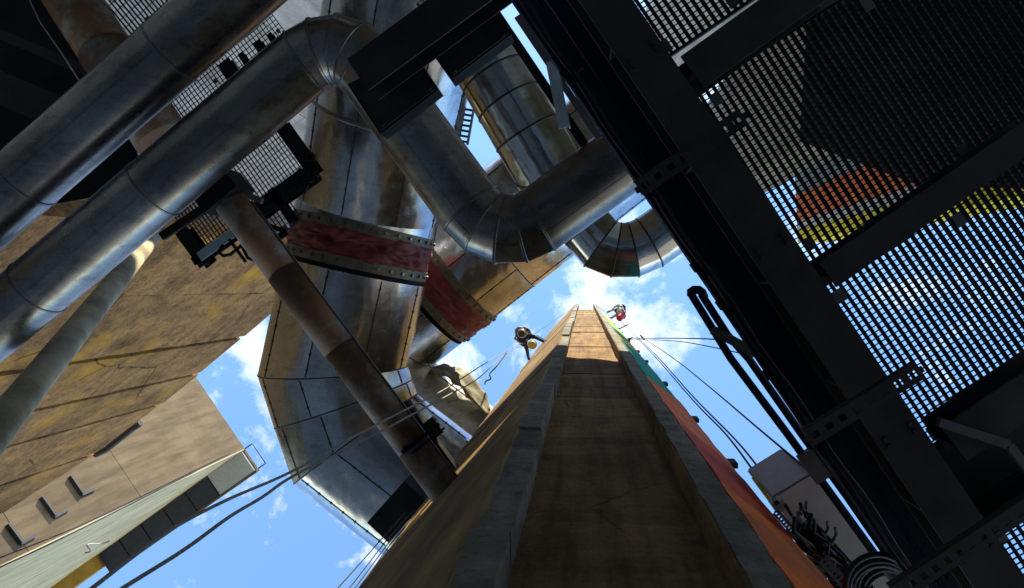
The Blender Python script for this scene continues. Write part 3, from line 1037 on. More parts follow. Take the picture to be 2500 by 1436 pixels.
BG = 'black beams of the upper right walkway'
g0_, g1_ = P(1405, -110, 2.92), P(2545, 1580, 2.92)
i_beam('long black main girder running down the right half past all the gratings', g0_, g1_, 0.176, 0.2, M['girder'], BG)
gd = (g1_ - g0_).normalized()
gs = gd.cross(Z).normalized()
gird = [o for o in COL.objects if o.get('label', '').startswith('long black main girder')][0]
hexa = [(math.cos(t_ * math.pi / 3) * 0.011, math.sin(t_ * math.pi / 3) * 0.011) for t_ in range(6)]
gbolt = MB().prism(hexa, -0.012, 0).mesh('bolt', M['ringdark'], Vector())
for f_ in (0.145, 0.155, 0.43, 0.44, 0.70, 0.71, 0.86, 0.87):
    for k_ in (-0.32, 0.32):
        o = bpy.data.objects.new('bolt', gbolt)
        COL.objects.link(o)
        o.parent = gird
        o.location = lerp(g0_, g1_, f_) + gs * 0.176 * k_ - gird.location
for f_ in (0.12, 0.30, 0.47, 0.62, 0.80):
    c = lerp(g0_, g1_, f_)
    MB().box(c + Z * 0.1 - gs * 0.045, gd * 0.005, gs * 0.038, Z * 0.082).build('stiffener', M['girder'], gird)
    MB().box(c + Z * 0.1 + gs * 0.045, gd * 0.005, gs * 0.038, Z * 0.082).build('stiffener', M['girder'], gird)
for (q0_, q1_, w_, lb) in (((1690, 175), (2010, -55), 0.155, 'black cross beam between the two uppermost gratings'),
                           ((2022, 672), (2560, 300), 0.115, 'black cross beam between the striped view and the blue grating'),
                           ((2330, 1085), (2600, 905), 0.16, 'black cross beam along the lower end of the blue grating'),
                           ((2420, 1290), (2620, 1160), 0.06, 'thin black cross beam above the corner grating')):
    i_beam(lb, P(*q0_, 2.935), P(*q1_, 2.935), w_, 0.18, M['girder'], BG)
pl = MB()
c_ = P(2420, 1135, 3.14)
pl.box(c_, A * 0.26, B * 0.20, Z * 0.006)
tag(pl.build('floor_plate', M['girder']), 'solid dark floor plate between the corner grating and the cross beam', 'floor plate')
gu = MB()
gq = [P(x, y, 2.98) for x, y in ((2262, 1010), (2386, 1010), (2330, 1062), (2290, 1048))]
gu.add(gq + [q + Z * 0.01 for q in gq], [(0, 1, 2, 3), (7, 6, 5, 4), (0, 4, 5, 1), (1, 5, 6, 2), (2, 6, 7, 3), (3, 7, 4, 0)])
tag(gu.build('gusset_plate', M['black']), 'black gusset plate in the lower corner of the blue grating', 'plate')
br = MB().bar(P(2290, 1030, 2.9), P(2460, 1085, 2.9), 0.035, 0.03).bar(P(2460, 1085, 2.9), P(2520, 1160, 2.9), 0.03, 0.03)
tag(br.build('angle_brace', M['greysteel']), 'bent steel brace under the cross beam below the blue grating', 'brace')


# ---- slotted angles hung under the girder
def slotted(label, p0, p1, w, n, mat, group=None, name='slotted_angle', th=0.006, lip=0.03, hole=0.5):
    root = thing(name, label, 'slotted angle' if name == 'slotted_angle' else 'cable tray', (p0 + p1) / 2, group)
    d = (p1 - p0).normalized()
    s_ = d.cross(Z).normalized()
    m = MB()
    for k_ in (-1, 1):
        o = s_ * (w * 0.34 * k_)
        m.bar(p0 + o, p1 + o, w * 0.32, th)
    L = (p1 - p0).length
    for i in range(n + 1):
        c = p0 + d * (L * i / n)
        m.box(c, d * (L / n * (1 - hole) / 2), s_ * (w * 0.181), Z * (th * 0.48))
    m.build('slotted_web', mat, root)
    MB().bar(p0 + s_ * w / 2 + Z * lip / 2, p1 + s_ * w / 2 + Z * lip / 2, th, lip).build('lip', mat, root)
    return root


SG = 'slotted angles clamped under the girder'
slotted('slotted angle crossing under the girder beside the striped grating', P(1560, 462, 2.78), P(1815, 285, 2.78), 0.068, 8, M['girder'], SG)
slotted('slotted angle crossing under the girder at the corner of the blue grating', P(1975, 1070, 2.78), P(2245, 905, 2.78), 0.068, 8, M['girder'], SG)
slotted('slotted angle crossing the bottom right corner', P(2185, 1452, 2.78), P(2560, 1205, 2.78), 0.068, 13, M['girder'], SG)


# ---- cable trays left of the girder
def tray(label, p0, p1, w, mat, slots, z=0.0):
    root = thing('cable_tray', label, 'cable tray', (p0 + p1) / 2, 'blue black cable trays along the girder')
    d = (p1 - p0).normalized()
    s_ = d.cross(Z).normalized()
    L = (p1 - p0).length
    gap = 0.007
    edges = [-0.5, -0.08, 0.34, 0.5]
    for k_ in range(3):
        a_, b_ = edges[k_] * w + gap / 2, edges[k_ + 1] * w - gap / 2
        o = s_ * ((a_ + b_) / 2)
        MB().bar(p0 + o, p1 + o, b_ - a_, 0.004).build('tray_strip', mat, root)
    m = MB()
    for i in range(slots):
        t_ = random.random()
        for e in edges[1:3]:
            if random.random() < 0.93:
                c = p0 + d * (L * (i + 0.5) / slots) + s_ * (e * w)
                m.box(c, d * (L / slots * random.uniform(0.30, 0.52)), s_ * gap * 0.6, Z * 0.0016)
    tag(m.build('bridges', mat, root), kind='stuff')
    for k_ in (-1, 1):
        o = s_ * (w / 2 * k_)
        MB().bar(p0 + o + Z * 0.03, p1 + o + Z * 0.03, 0.004, 0.07).build('tray_side', mat, root)
    for i in range(9):
        o = s_ * (w * (-0.42 + 0.105 * i)) + Z * 0.03
        r_ = random.uniform(0.010, 0.017)
        n_ = 14
        pp = [lerp(p0, p1, q / n_) + o + s_ * random.uniform(-0.006, 0.006) + Z * random.uniform(-0.004, 0.012) for q in range(n_ + 1)]
        MB().tube(pp, r_, 6).build('cable', M['rubber'], root)
    return root


tray('dark cable tray nearest the sky, running beside the main girder', P(1238, -75, 3.3), P(2330, 1520, 3.3), 0.115, M['blueblack'], 60)
tray('second dark cable tray, tucked against the main girder', P(1318, -100, 3.40), P(2393, 1520, 3.40), 0.155, M['blueblack'], 60)
cb0, cb1 = P(1232, -70, 3.2), P(2290, 1480, 3.2)
for k_, (off, lb) in enumerate(((0.004, 'thin conduit clipped to the outer edge of the first cable tray'), (-0.016, 'second thin conduit beside the outer edge of the first cable tray'))):
    s_ = (cb1 - cb0).normalized().cross(Z).normalized()
    n_ = 30
    pp = [lerp(cb0, cb1, q / n_) + s_ * (off + 0.006 * math.sin(q * 1.3 + k_)) for q in range(n_ + 1)]
    tag(MB().tube(pp, 0.006, 8).build('conduit', M['ringdark']), lb, 'conduit', 'conduits beside the cable tray')
for k_, f_ in enumerate((0.16, 0.345, 0.47, 0.53, 0.64, 0.75)):
    c = lerp(cb0, cb1, f_)
    cl = MB().box(c + Z * 0.03, A * 0.05, B * 0.022, Z * 0.02)
    cl.box(c - A * 0.035 + B * 0.04, A * 0.014, B * 0.02, Z * 0.015)
    tag(cl.build('tray_clamp', M['black']), 'black clamp on the outer edge of the cable tray, %s from the top' % ('first', 'second', 'third', 'fourth', 'fifth', 'sixth')[k_], 'clamp', 'clamps on the outer edge of the cable tray')

# wall of tray supports: dark plate filling the gap between tray and girder
gapb = MB().bar(P(1412, -60, 3.45), P(2470, 1510, 3.45), 0.10, 0.004)
tag(gapb.build('cover_plate', M['black']), 'long black cover plate in the gap between cable tray and main girder', 'plate')

# ---- dark beam and blocks at top centre
x0, x1 = P(873, 182, 3.6), P(1290, -125, 3.6)
i_beam('black beam crossing under the first pipe elbow at top centre', x0, x1, 0.197, 0.2, M['girder'], None)
for (pp, lb, h_) in ((((848, 206), (928, 328), (1071, 218), (1010, 128)), 'black square support block over the upper leg of the doubled pipe', 3.86),
                     (((1054, 128), (1101, 195), (1249, 83), (1190, -20)), 'black square support block over the polished pipe', 3.86)):
    q = [P(x, y, h_) for x, y in pp]
    mid = sum(q, Vector()) / 4
    root = thing('support_block', lb, 'support block', mid, 'black support blocks at top centre')
    MB().prism([(v.x, v.y) for v in q], mid.z, mid.z + 0.14).build('block_body', M['black'], root)
    q2 = [mid + (v - mid) * 0.93 for v in q]
    MB().prism([(v.x, v.y) for v in q2], mid.z - 0.012, mid.z - 0.001).build('base_plate', M['girder'], root)
    for v in q2:
        w_ = mid + (v - mid) * 0.85
        MB().prism([(w_.x + 0.014 * math.cos(t_ * math.pi / 3), w_.y + 0.014 * math.sin(t_ * math.pi / 3)) for t_ in range(6)], mid.z - 0.03, mid.z - 0.012).build('bolt', M['ringdark'], root)

# ---- struts between the polished pipe and the tray
for (q0_, q1_, w_, h_, mk, lb) in (((1205, 25), (1432, 362), 0.07, 6.0, 'black', 'black steel strut along the right side of the polished pipe'),
                                  ((1262, 40), (1462, 338), 0.045, 5.2, 'greysteel', 'grey steel strut between polished pipe and cable tray'),
                                  ((1345, 150), (1378, 312), 0.075, 5.0, 'bluesteel', 'pale blue steel plate strut beside the cable tray')):
    p_, q_ = P(*q0_, h_), P(*q1_, h_)
    m = MB().bar(p_, q_, w_, 0.012)
    s_ = (q_ - p_).normalized().cross(Z).normalized()
    m.bar(p_ + s_ * w_ / 2 + Z * 0.03, q_ + s_ * w_ / 2 + Z * 0.03, 0.01, 0.07)
    tag(m.build('steel_strut', M[mk]), lb, 'strut')
# ladder-like pale bracket beside the polished pipe
lb0, lb1 = P(1146, 262, 8.3), P(1130, 352, 8.3)
lad = thing('cable_ladder', 'short pale slotted ladder bracket against the sky left of the polished pipe', 'ladder bracket', (lb0 + lb1) / 2)
s_ = (lb1 - lb0).normalized().cross(Z).normalized()
for k_ in (-1, 1):
    MB().bar(lb0 + s_ * 0.055 * k_, lb1 + s_ * 0.055 * k_, 0.022, 0.05).build('rail', M['bluesteel'], lad)
for q in range(7):
    c = lerp(lb0, lb1, (q + 0.5) / 7)
    MB().bar(c - s_ * 0.055, c + s_ * 0.055, 0.025, 0.02).build('rung', M['greysteel'], lad)

# ------------------------------------------------------------------ left platform and dark upper left corner
LG = 'gratings of the left platform'
grating('grating of the platform left of the big duct, half hidden by the long pipe', (759, 431), (643, 268), (490, 622), 8.0, 0.045, 0.06, 0.007, 0.03, 0.007, M['black'], LG)
grating('small outer grating of the left platform, beside the maroon bellows', (698, 480), (735, 535), (632, 528), 8.0, 0.045, 0.06, 0.006, 0.03, 0.006, M['black'], LG)
grating('grating between the two long pipes with pale wall behind', (700, 85), (560, -110), (400, 305), 8.4, 0.05, 0.06, 0.007, 0.03, 0.007, M['black'], LG)
grating('dark grating in the upper left corner above the brown pipe', (470, -30), (330, -200), (250, 75), 7.6, 0.045, 0.10, 0.012, 0.03, 0.007, M['black'], LG)
PB = 'beams of the left platform'
for (q0_, q1_, w_, d_, lb) in (((470, 640), (770, 425), 0.10, 0.16, 'outer edge beam of the left platform'),
                              ((604, 520), (735, 424), 0.11, 0.12, 'inner beam of the left platform beside the rusty pipe'),
                              ((440, 562), (500, 645), 0.16, 0.16, 'end beam of the left platform at its lower left'),
                              ((680, 300), (765, 420), 0.15, 0.16, 'end beam of the left platform touching the big duct'),
                              ((660, 462), (715, 540), 0.09, 0.1, 'short beam of the left platform above the small grating'),
                              ((655, 82), (700, 150), 0.07, 0.1, 'first beam across the gap between the long pipes'),
                              ((625, 100), (672, 172), 0.10, 0.1, 'second beam across the gap between the long pipes'),
                              ((585, 130), (630, 198), 0.07, 0.1, 'third beam across the gap between the long pipes'),
                              ((545, 150), (600, 232), 0.16, 0.1, 'fourth and widest beam across the gap between the long pipes')):
    hh = 7.82 if q0_[1] > 250 else 8.15
    i_beam(lb, P(*q0_, hh), P(*q1_, hh), w_, d_, M['black'], PB, 0.012)
kick = MB().bar(P(486, 628, 7.75), P(566, 570, 7.75), 0.11, 0.01)
tag(kick.build('kick_plate', M['bluesteel']), 'pale blue kick plate along the outer edge of the left platform', 'plate')
rail = thing('handrail', 'black tubular handrail loops below the left platform', 'handrail', P(590, 610, 7.5))
for pts in (((545, 598), (533, 615), (545, 625), (562, 622), (600, 590)), ((590, 600), (605, 630), (620, 636), (640, 626)), ((560, 585), (600, 640))):
    MB().tube([P(x, y, 7.5) for x, y in pts], 0.02, 8).build('rail_loop', M['black'], rail)
# diagonal braces at the platform
for (q0_, q1_, h_, w_, mk, lb) in (((395, 578), (545, 478), 7.4, 0.09, 'black', 'dark brace from the rusty pipe end to the left platform'),
                                  ((640, 545), (700, 566), 7.5, 0.05, 'black', 'small dark brace pointing at the bellows'),
                                  ((700, 566), (665, 590), 7.5, 0.07, 'black', 'second small dark brace under the outer grating'),
                                  ((575, 462), (640, 492), 7.3, 0.06, 'greysteel', 'short bright brace beside the top of the rusty pipe')):
    tag(MB().bar(P(*q0_, h_), P(*q1_, h_), w_, 0.05).build('steel_brace', M[mk]), lb, 'brace', 'braces around the left platform')
for k_ in range(5):   # clips along the duct side of the platform
    x, y = ((735, 372), (742, 388), (728, 418), (738, 440), (722, 452))[k_]
    p_ = P(x, y, 7.8)
    tag(MB().bar(p_, P(x + 28, y + (8, -3, 6, -4, 9)[k_], 7.8), 0.07, 0.04).build('pipe_hanger', M['black']), ('top', 'second', 'third', 'fourth', 'lowest')[k_] + ' of the black hanger tabs reaching from platform to big duct', 'hanger', 'hanger tabs on the big duct')

brown = thing('brown_pipe', 'large dark brown pipe behind the long pipes in the upper left corner', 'pipe', P(280, 160, 7.0))
b0_, b1_ = P(120, -90, 7.0), P(398, 342, 7.0)
MB().tube([b0_, lerp(b0_, b1_, 0.5)], 0.27, 40).build('pipe_section', M['rust'], brown)
MB().tube([lerp(b0_, b1_, 0.5), b1_], 0.276, 40).build('pipe_section', M['rust'], brown)

dk = thing('steel_deck', 'dark solid steel deck closing off the upper left corner', 'deck', P(80, 150, 7.7))
dq = [(-260, -260), (110, -260), (425, 335), (362, 450), (140, 520), (-260, 560)]
for k_ in range(5):
    f0_, f1_ = k_ / 5, (k_ + 1) / 5 + 0.01
    L0, R0 = lerp(Vector(dq[0]), Vector(dq[5]), f0_), lerp(Vector(dq[1]), Vector(dq[3]), f0_)
    L1, R1_ = lerp(Vector(dq[0]), Vector(dq[5]), f1_), lerp(Vector(dq[1]), Vector(dq[3]), f1_)
    q = [P(v.x, v.y, 7.7) for v in (L0, R0, R1_, L1)]
    MB().prism([(v.x, v.y) for v in q], 9.2 + 0.014 * (k_ % 2), 9.21 + 0.014 * (k_ % 2)).build('deck_plate', M['black'], dk)
ud = thing('steel_deck', 'dark solid upper deck seen through the striped grating at upper right', 'deck', P(2250, 130, 6.0))
uq = [(1985, -200), (2320, -200), (2700, -200), (2700, 470), (2240, 452), (1952, 345)]
for q_ in ((0, 1, 4, 5), (1, 2, 3, 4)):
    q = [P(*uq[k_], 6.0) for k_ in q_]
    mid = sum(q, Vector()) / 4
    q = [mid + (v - mid) * 0.998 for v in q]
    MB().prism([(v.x, v.y) for v in q], 7.5, 7.51).build('deck_plate', M['rustdeck'], ud)
BR = 'dark beams under the upper left deck'
i_beam('upper of the two slanting dark beams in the upper left corner', P(-60, 58, 6.9), P(225, 180, 6.9), 0.10, 0.2, M['girder'], BR)
i_beam('lower of the two slanting dark beams in the upper left corner', P(-60, 190, 6.9), P(180, 290, 6.9), 0.33, 0.2, M['girder'], BR)
tag(MB().tube([P(60, -25, 6.5), P(98, 55, 6.5), P(150, 130, 6.5), P(205, 215, 6.5)], 0.006, 6).build('hanging_wire', M['rope']), 'thin pale wire hanging in the dark upper left corner', 'wire')

# ------------------------------------------------------------------ right side pipes, box, cables
hk = thing('drain_pipe', 'pair of thin dark pipes joined by a hook, against the blue sky', 'pipe', P(1900, 1000, 4.0))
r_ = 0.0215
MB().tube([P(x, y, 4.0) for x, y in ((1712, 718), (1777, 819), (1828, 876), (1957, 1060), (2067, 1211), (2169, 1359), (2225, 1440))], r_, 16).build('pipe_run', M['blueblack'], hk)
MB().tube([P(x, y, 4.0) for x, y in ((1686, 716), (1784, 875), (1925, 1063), (2132, 1348), (2200, 1442))], r_, 16).build('pipe_run', M['blueblack'], hk)
MB().tube([P(x, y, 4.0) for x, y in ((1720, 728), (1714, 714), (1706, 708), (1694, 708), (1687, 712), (1688, 722))], r_ * 1.15, 16).build('hook_bend', M['blueblack'], hk)
MB().bar(P(1740, 806, 3.94), P(1856, 868, 3.94), 0.05, 0.04).build('bracket_arm', M['greysteel'], hk)
MB().bar(P(1962, 1105, 3.93), P(2010, 1170, 3.93), 0.085, 0.05).build('coupling', M['greysteel'], hk)

bx = thing('trunking_box', 'pale grey rectangular trunking box beside the orange painted edge', 'trunking', P(1990, 1290, 4.5))
k0, k1 = P(1886, 1219, 4.35), P(1985, 1158, 4.35)
bl = B * 1.05
bt_ = 0.65
MB().prism([(v.x, v.y) for v in (k0, k1, k1 + bl, k0 + bl)], k0.z, k0.z + bt_).build('box_body', M['boxpaint'], bx)
e0, e1 = k0 - B * 0.012, k1 - B * 0.012
MB().prism([(v.x, v.y) for v in (e0 + A * 0.01, e1 - A * 0.01, e1 - A * 0.01 + B * 0.008, e0 + A * 0.01 + B * 0.008)], k0.z + 0.012, k0.z + bt_ - 0.012).build('end_panel', M['boxpaint'], bx)
tag(MB().bar(P(1843, 1172, 4.6), P(1893, 1240, 4.6), 0.02, 0.12).build('side_strip', M['yellowpaint']), 'narrow yellow strip along the side of the pale trunking box', 'strip')
jb = thing('junction_box', 'small white junction box at the lower corner of the trunking box', 'junction box', P(1900, 1232, 4.2))
MB().box(P(1900, 1232, 4.2), A * 0.035, B * 0.03, Z * 0.04).build('box_body', M['boxpaint'], jb)
MB().box(P(1893, 1224, 4.17), A * 0.012, B * 0.012, Z * 0.03).build('gland', M['ringdark'], jb)
slotted('slotted metal strip beside the orange edge, upper piece', P(1893, 1250, 3.9), P(1948, 1312, 3.9), 0.035, 9, M['greysteel'], 'slotted strips beside the orange edge')
slotted('slotted metal strip beside the orange edge, lower piece', P(2008, 1368, 3.6), P(2085, 1450, 3.6), 0.05, 9, M['greysteel'], 'slotted strips beside the orange edge')
cb = thing('cable_bundle', 'tangled bundle of black and grey cables under the pale trunking box', 'cables', P(2000, 1330, 3.9))
for k_ in range(26):
    st_ = (random.uniform(1900, 1975), random.uniform(1225, 1330))
    pp = []
    n_ = 7
    for q in range(n_ + 1):
        f_ = q / n_
        px = lerp(st_[0], random.uniform(2040, 2130), f_) + random.uniform(-14, 14)
        py = lerp(st_[1], 1450, f_) + random.uniform(-12, 12)
        pp.append(P(px, py, 3.9 + random.uniform(-0.1, 0.25)))
    MB().tube(pp, random.uniform(0.006, 0.013), 6).build('cable', M['rubber'] if k_ % 4 else M['greysteel'], cb)
for (x, y) in ((1955, 1240), (1975, 1262), (2020, 1275), (2040, 1290)):
    MB().tube([P(x, y, 4.3), P(x + 2, y + 18, 4.1), P(x - 12, y + 40, 4.05), P(x - 18, y + 62, 4.1)], 0.011, 8).build('cable', M['greysteel'], cb)
dp = MB().bar(P(1955, 1285, 4.15), P(2120, 1470, 4.15), 0.16, 0.03)
tag(dp.build('tray_plate', M['black']), 'dark tray plate carrying the tangled cables under the trunking box', 'plate')
coil = thing('cable_coil', 'coil of thick black cable hanging in the lower right corner', 'cable coil', P(2150, 1430, 3.5))
for k_ in range(6):
    c = P(2150 + k_ * 3, 1440 + k_ * 2, 3.3 + 0.16 * k_)
    MB().torus(c, Vector((0.1 * math.sin(k_), 0.15 * math.cos(k_ * 2), 1)), 0.15 - 0.006 * k_, 0.014, 40, 8).build('cable_loop', M['rubber'], coil)
brk = thing('brick_pier', 'dark brick pier glimpsed behind the cable trays at lower right', 'pier', P(2230, 1290, 4.9))
pb0, pb1 = P(2130, 1185, 4.7), P(2370, 1520, 4.7)
bd = (pb1 - pb0).normalized()
bs = bd.cross(Z).normalized()
L = (pb1 - pb0).length
M['brickred'] = plain_mat("dark_red_brick", (0.20, 0.07, 0.045, 1), 0.9, 0, 0.4, 9)
nb_ = int(L / 0.075)
for i in range(nb_):
    for j in range(3):
        c = pb0 + bd * (0.075 * (i + 0.5)) + bs * (0.07 * (j - 1))
        MB().box(c, bd * 0.032, bs * 0.030, Z * random.uniform(0.045, 0.055)).build('brick', M['brickred'], brk)
MB().bar(pb0 + Z * 0.09, pb1 + Z * 0.09, 0.24, 0.1).build('mortar_bed', M['black'], brk)


# ------------------------------------------------------------------ ropes
def rope(label, pts, r, mk, grp=None, name='rope'):
    pp = [P(*p) for p in pts]
    out = []
    for i in range(len(pp) - 1):      # Catmull-Rom through the points
        q0_, q1_, q2_, q3_ = pp[max(i - 1, 0)], pp[i], pp[i + 1], pp[min(i + 2, len(pp) - 1)]
        for s_ in range(6):
            t_ = s_ / 6
            out.append(0.5 * ((2 * q1_) + (q2_ - q0_) * t_ + (2 * q0_ - 5 * q1_ + 4 * q2_ - q3_) * t_ * t_ + (3 * q1_ - q0_ - 3 * q2_ + q3_) * t_ ** 3))
    out.append(pp[-1])
    return tag(MB().tube(out, r, 8).build(name, M[mk]), label, 'rope', grp)


RG = 'ropes running from the left worker'
rope('upper of two pale ropes stretched from bottom left to the left worker', [(150, 1490, 2.3), (225, 1436, 2.5), (330, 1355, 2.8), (430, 1285, 3.1), (560, 1218, 3.5), (715, 1150, 4.2), (860, 1068, 5.0), (985, 1003, 6.0), (1090, 948, 8.3), (1180, 890, 12.5), (1235, 858, 17.5), (1274, 838, 21.9)], 0.0088, 'rope', RG)
rope('lower of two pale ropes stretched from bottom left to the left worker', [(225, 1490, 2.3), (300, 1436, 2.5), (450, 1342, 2.9), (560, 1262, 3.3), (640, 1214, 3.7), (720, 1160, 4.2), (870, 1085, 5.0), (1005, 1013, 6.0), (1100, 962, 8.3), (1170, 922, 12.0), (1230, 868, 17.5), (1275, 842, 21.9)], 0.0088, 'rope', RG)
rope('thin line from the left worker up to the tower top', [(1296, 822, 22.3), (1350, 785, 28), (1398, 752, 38)], 0.008, 'ropedark', RG)
rope('knotted rope tail dangling below the left worker', [(1237, 861, 17.3), (1214, 893, 15.5), (1196, 912, 15), (1198, 925, 14.8), (1186, 931, 14.8), (1184, 938, 14.7)], 0.016, 'ropedark', RG)
RR_ = 'ropes running from the right worker'
rope('left of the paired ropes falling from the right worker to the trunking box', [(1512, 782, 29.6), (1545, 815, 22), (1600, 872, 14), (1690, 975, 8.5), (1770, 1058, 6.2), (1838, 1148, 5.0)], 0.0075, 'ropedark', RR_)
rope('right of the paired ropes falling from the right worker to the trunking box', [(1515, 781, 29.6), (1550, 817, 22), (1604, 870, 14), (1690, 966, 8.5), (1790, 1068, 6.2), (1852, 1142, 5.0)], 0.0075, 'ropedark', RR_)
rope('single rope slanting from the cross pole down past the trunking box', [(1568, 824, 20), (1640, 872, 13), (1720, 935, 9), (1850, 1045, 5.8), (1990, 1162, 4.2)], 0.0075, 'ropedark', RR_)
rope('upper thin line stretched level from the painted edge to the girder', [(1530, 826, 17), (1640, 826, 12), (1750, 829, 8), (1850, 848, 5.5)], 0.008, 'ropedark', RR_)
rope('lower thin line stretched from the painted edge to the girder', [(1530, 829, 17), (1640, 832, 12), (1750, 850, 8), (1860, 876, 5.5)], 0.006, 'ropedark', RR_)
BK = 'thin cables in the sky at bottom left of the tower'
for k_, (xa, xb) in enumerate(((812, 930), (842, 945), (856, 955), (866, 962))):
    rope(('leftmost', 'second', 'third', 'rightmost')[k_] + ' thin cable passing under the end of the big duct', [(xa, 1450, 6), (lerp(xa, xb, 0.5) - 3, 1388, 6.6), (xb, 1318, 7.4), (xb + 60, 1250, 8.4)], 0.006, 'ropedark', BK)
rope('thin outward line fixed to the sunlit wing beside the left worker', [(1310, 818, 22), (1328, 829, 22.2), (1334, 832, 22)], 0.012, 'ropedark')
for (q0_, q1_, h_, lb) in (((1508, 805, 24), (1534, 792, 24), 0, 'thin cross pole on the painted edge below the right worker'),
                          ((1528, 832, 17.6), (1545, 824, 17.6), 0, 'short pole bracket on the painted edge with level lines tied to it'),
                          ((1563, 818, 19), (1573, 829, 19), 0, 'small dark tie bar floating on the level lines')):
    tag(MB().tube([P(*q0_), P(*q1_)], 0.02, 6).build('pole_bracket', M['black']), lb, 'pole')
vent = MB().tube([P(232, 1110, 30.3), P(258, 1098, 30.3), P(325, 1045, 30.3), P(343, 1033, 30.3)], 0.15, 10)
tag(vent.build('wall_pipe', M['ringdark']), 'short dark pipe lying along the top edge of the grooved wall', 'pipe')
rope('thin wire running along the cream side wall', [(0, 1385, 22), (150, 1315, 25), (330, 1225, 30), (480, 1150, 34)], 0.03, 'ropedark', 'wires on the cream side wall', 'wall_wire')
rope('second thin wire drooping on the cream side wall', [(0, 1362, 24), (180, 1290, 27), (360, 1205, 31), (560, 1108, 34.5)], 0.03, 'ropedark', 'wires on the cream side wall', 'wall_wire')
rope('curly loose wire at the lower end of the dark soffit', [(270, 1320, 29), (245, 1328, 29), (214, 1330, 28), (222, 1345, 28), (208, 1350, 28)], 0.04, 'rope', 'wires on the cream side wall', 'wall_wire')


# ------------------------------------------------------------------ rope access workers
def flat(name, c, rough=0.8):
    return plain_mat(name, c, rough, 0, 0.35, 18)


def person(label, J, limb_mats, extra):
    """One continuous skinned body from joints J: name -> (point, radius, parent, region)."""
    names = list(J)
    me = bpy.data.meshes.new('person')
    base = J['pelvis'][0]
    me.from_pydata([J[n][0] - base for n in names], [(names.index(n), names.index(J[n][2])) for n in names if J[n][2]], [])
    ob = bpy.data.objects.new('person_tmp', me)
    COL.objects.link(ob)
    md = ob.modifiers.new('skin', 'SKIN')
    for i, n in enumerate(names):
        me.skin_vertices[0].data[i].radius = (J[n][1], J[n][1])
        me.skin_vertices[0].data[i].use_root = (n == 'pelvis')
    ob.modifiers.new('sub', 'SUBSURF').levels = 2
    dg = bpy.context.evaluated_depsgraph_get()
    fin = bpy.data.meshes.new_from_object(ob.evaluated_get(dg))
    bpy.data.objects.remove(ob)
    fin.name = 'person'
    regs = sorted(set(J[n][3] for n in names))
    fin.materials.clear()
    for r in regs:
        fin.materials.append(limb_mats[r])
    for p in fin.polygons:
        best, bi = 1e9, 0
        for n in names:
            par = J[n][2]
            a_ = J[n][0] - base
            b_ = (J[par][0] - base) if par else a_
            for f_ in (0.0, 0.35, 0.7):
                d = (p.center - lerp(a_, b_, f_)).length
                if d < best:
                    best, bi = d, regs.index(J[n][3])
        p.material_index = bi
        p.use_smooth = True
    o = bpy.data.objects.new('person', fin)
    o.location = base
    COL.objects.link(o)
    tag(o, label, 'person', 'rope workers on the tower')
    return o


def mk_joints(pel, chest, neck, head, kneeL, footL, kneeR, footR, elbL, handL, elbR, handR, toeL, toeR):
    J = {}
    J['pelvis'] = (pel, 0.15, None, 'legs')
    J['waist'] = (lerp(pel, chest, 0.45), 0.145, 'pelvis', 'torso')
    J['chest'] = (chest, 0.175, 'waist', 'torso')
    J['neck'] = (neck, 0.062, 'chest', 'skin')
    J['jaw'] = (lerp(neck, head, 0.45), 0.085, 'neck', 'skin')
    J['head'] = (head, 0.105, 'jaw', 'skin')
    sx = (handL - handR)
    side = Vector((pel.y - footL.y, footL.x - pel.x, 0))
    side = (footL - footR)
    side.z = 0
    side.normalize()
    for nm, k, kn, ft, toe in (('l', 1, kneeL, footL, toeL), ('r', -1, kneeR, footR, toeR)):
        J['hip' + nm] = (pel + side * 0.10 * k - Z * 0.04, 0.105, 'pelvis', 'legs')
        J['knee' + nm] = (kn, 0.068, 'hip' + nm, 'legs')
        J['ankle' + nm] = (ft, 0.048, 'knee' + nm, 'legs')
        J['toe' + nm] = (toe, 0.042, 'ankle' + nm, 'shoe')
    for nm, k, el, hd in (('l', 1, elbL, handL), ('r', -1, elbR, handR)):
        J['shoulder' + nm] = (lerp(chest, neck, 0.55) + side * 0.19 * k, 0.075, 'chest', 'torso')
        J['elbow' + nm] = (el, 0.052, 'shoulder' + nm, 'torso')
        J['wrist' + nm] = (hd, 0.034, 'elbow' + nm, 'skin')
        d = (hd - el).normalized()
        u = d.cross(Z)
        u = u.normalized() if u.length > 0.05 else Vector((1, 0, 0))
        J['palm' + nm] = (hd + d * 0.06, 0.036, 'wrist' + nm, 'skin')
        for q in range(4):
            b_ = hd + d * (0.10 + 0.008 * (1 - abs(q - 1.5))) + u * 0.022 * (q - 1.5)
            J['finger%d%s' % (q, nm)] = (b_, 0.011, 'palm' + nm, 'skin')
            J['tip%d%s' % (q, nm)] = (b_ + d * 0.03 - Z * 0.03, 0.009, 'finger%d%s' % (q, nm), 'skin')
        J['thumb' + nm] = (hd + d * 0.06 + u * 0.055, 0.011, 'palm' + nm, 'skin')
    return J


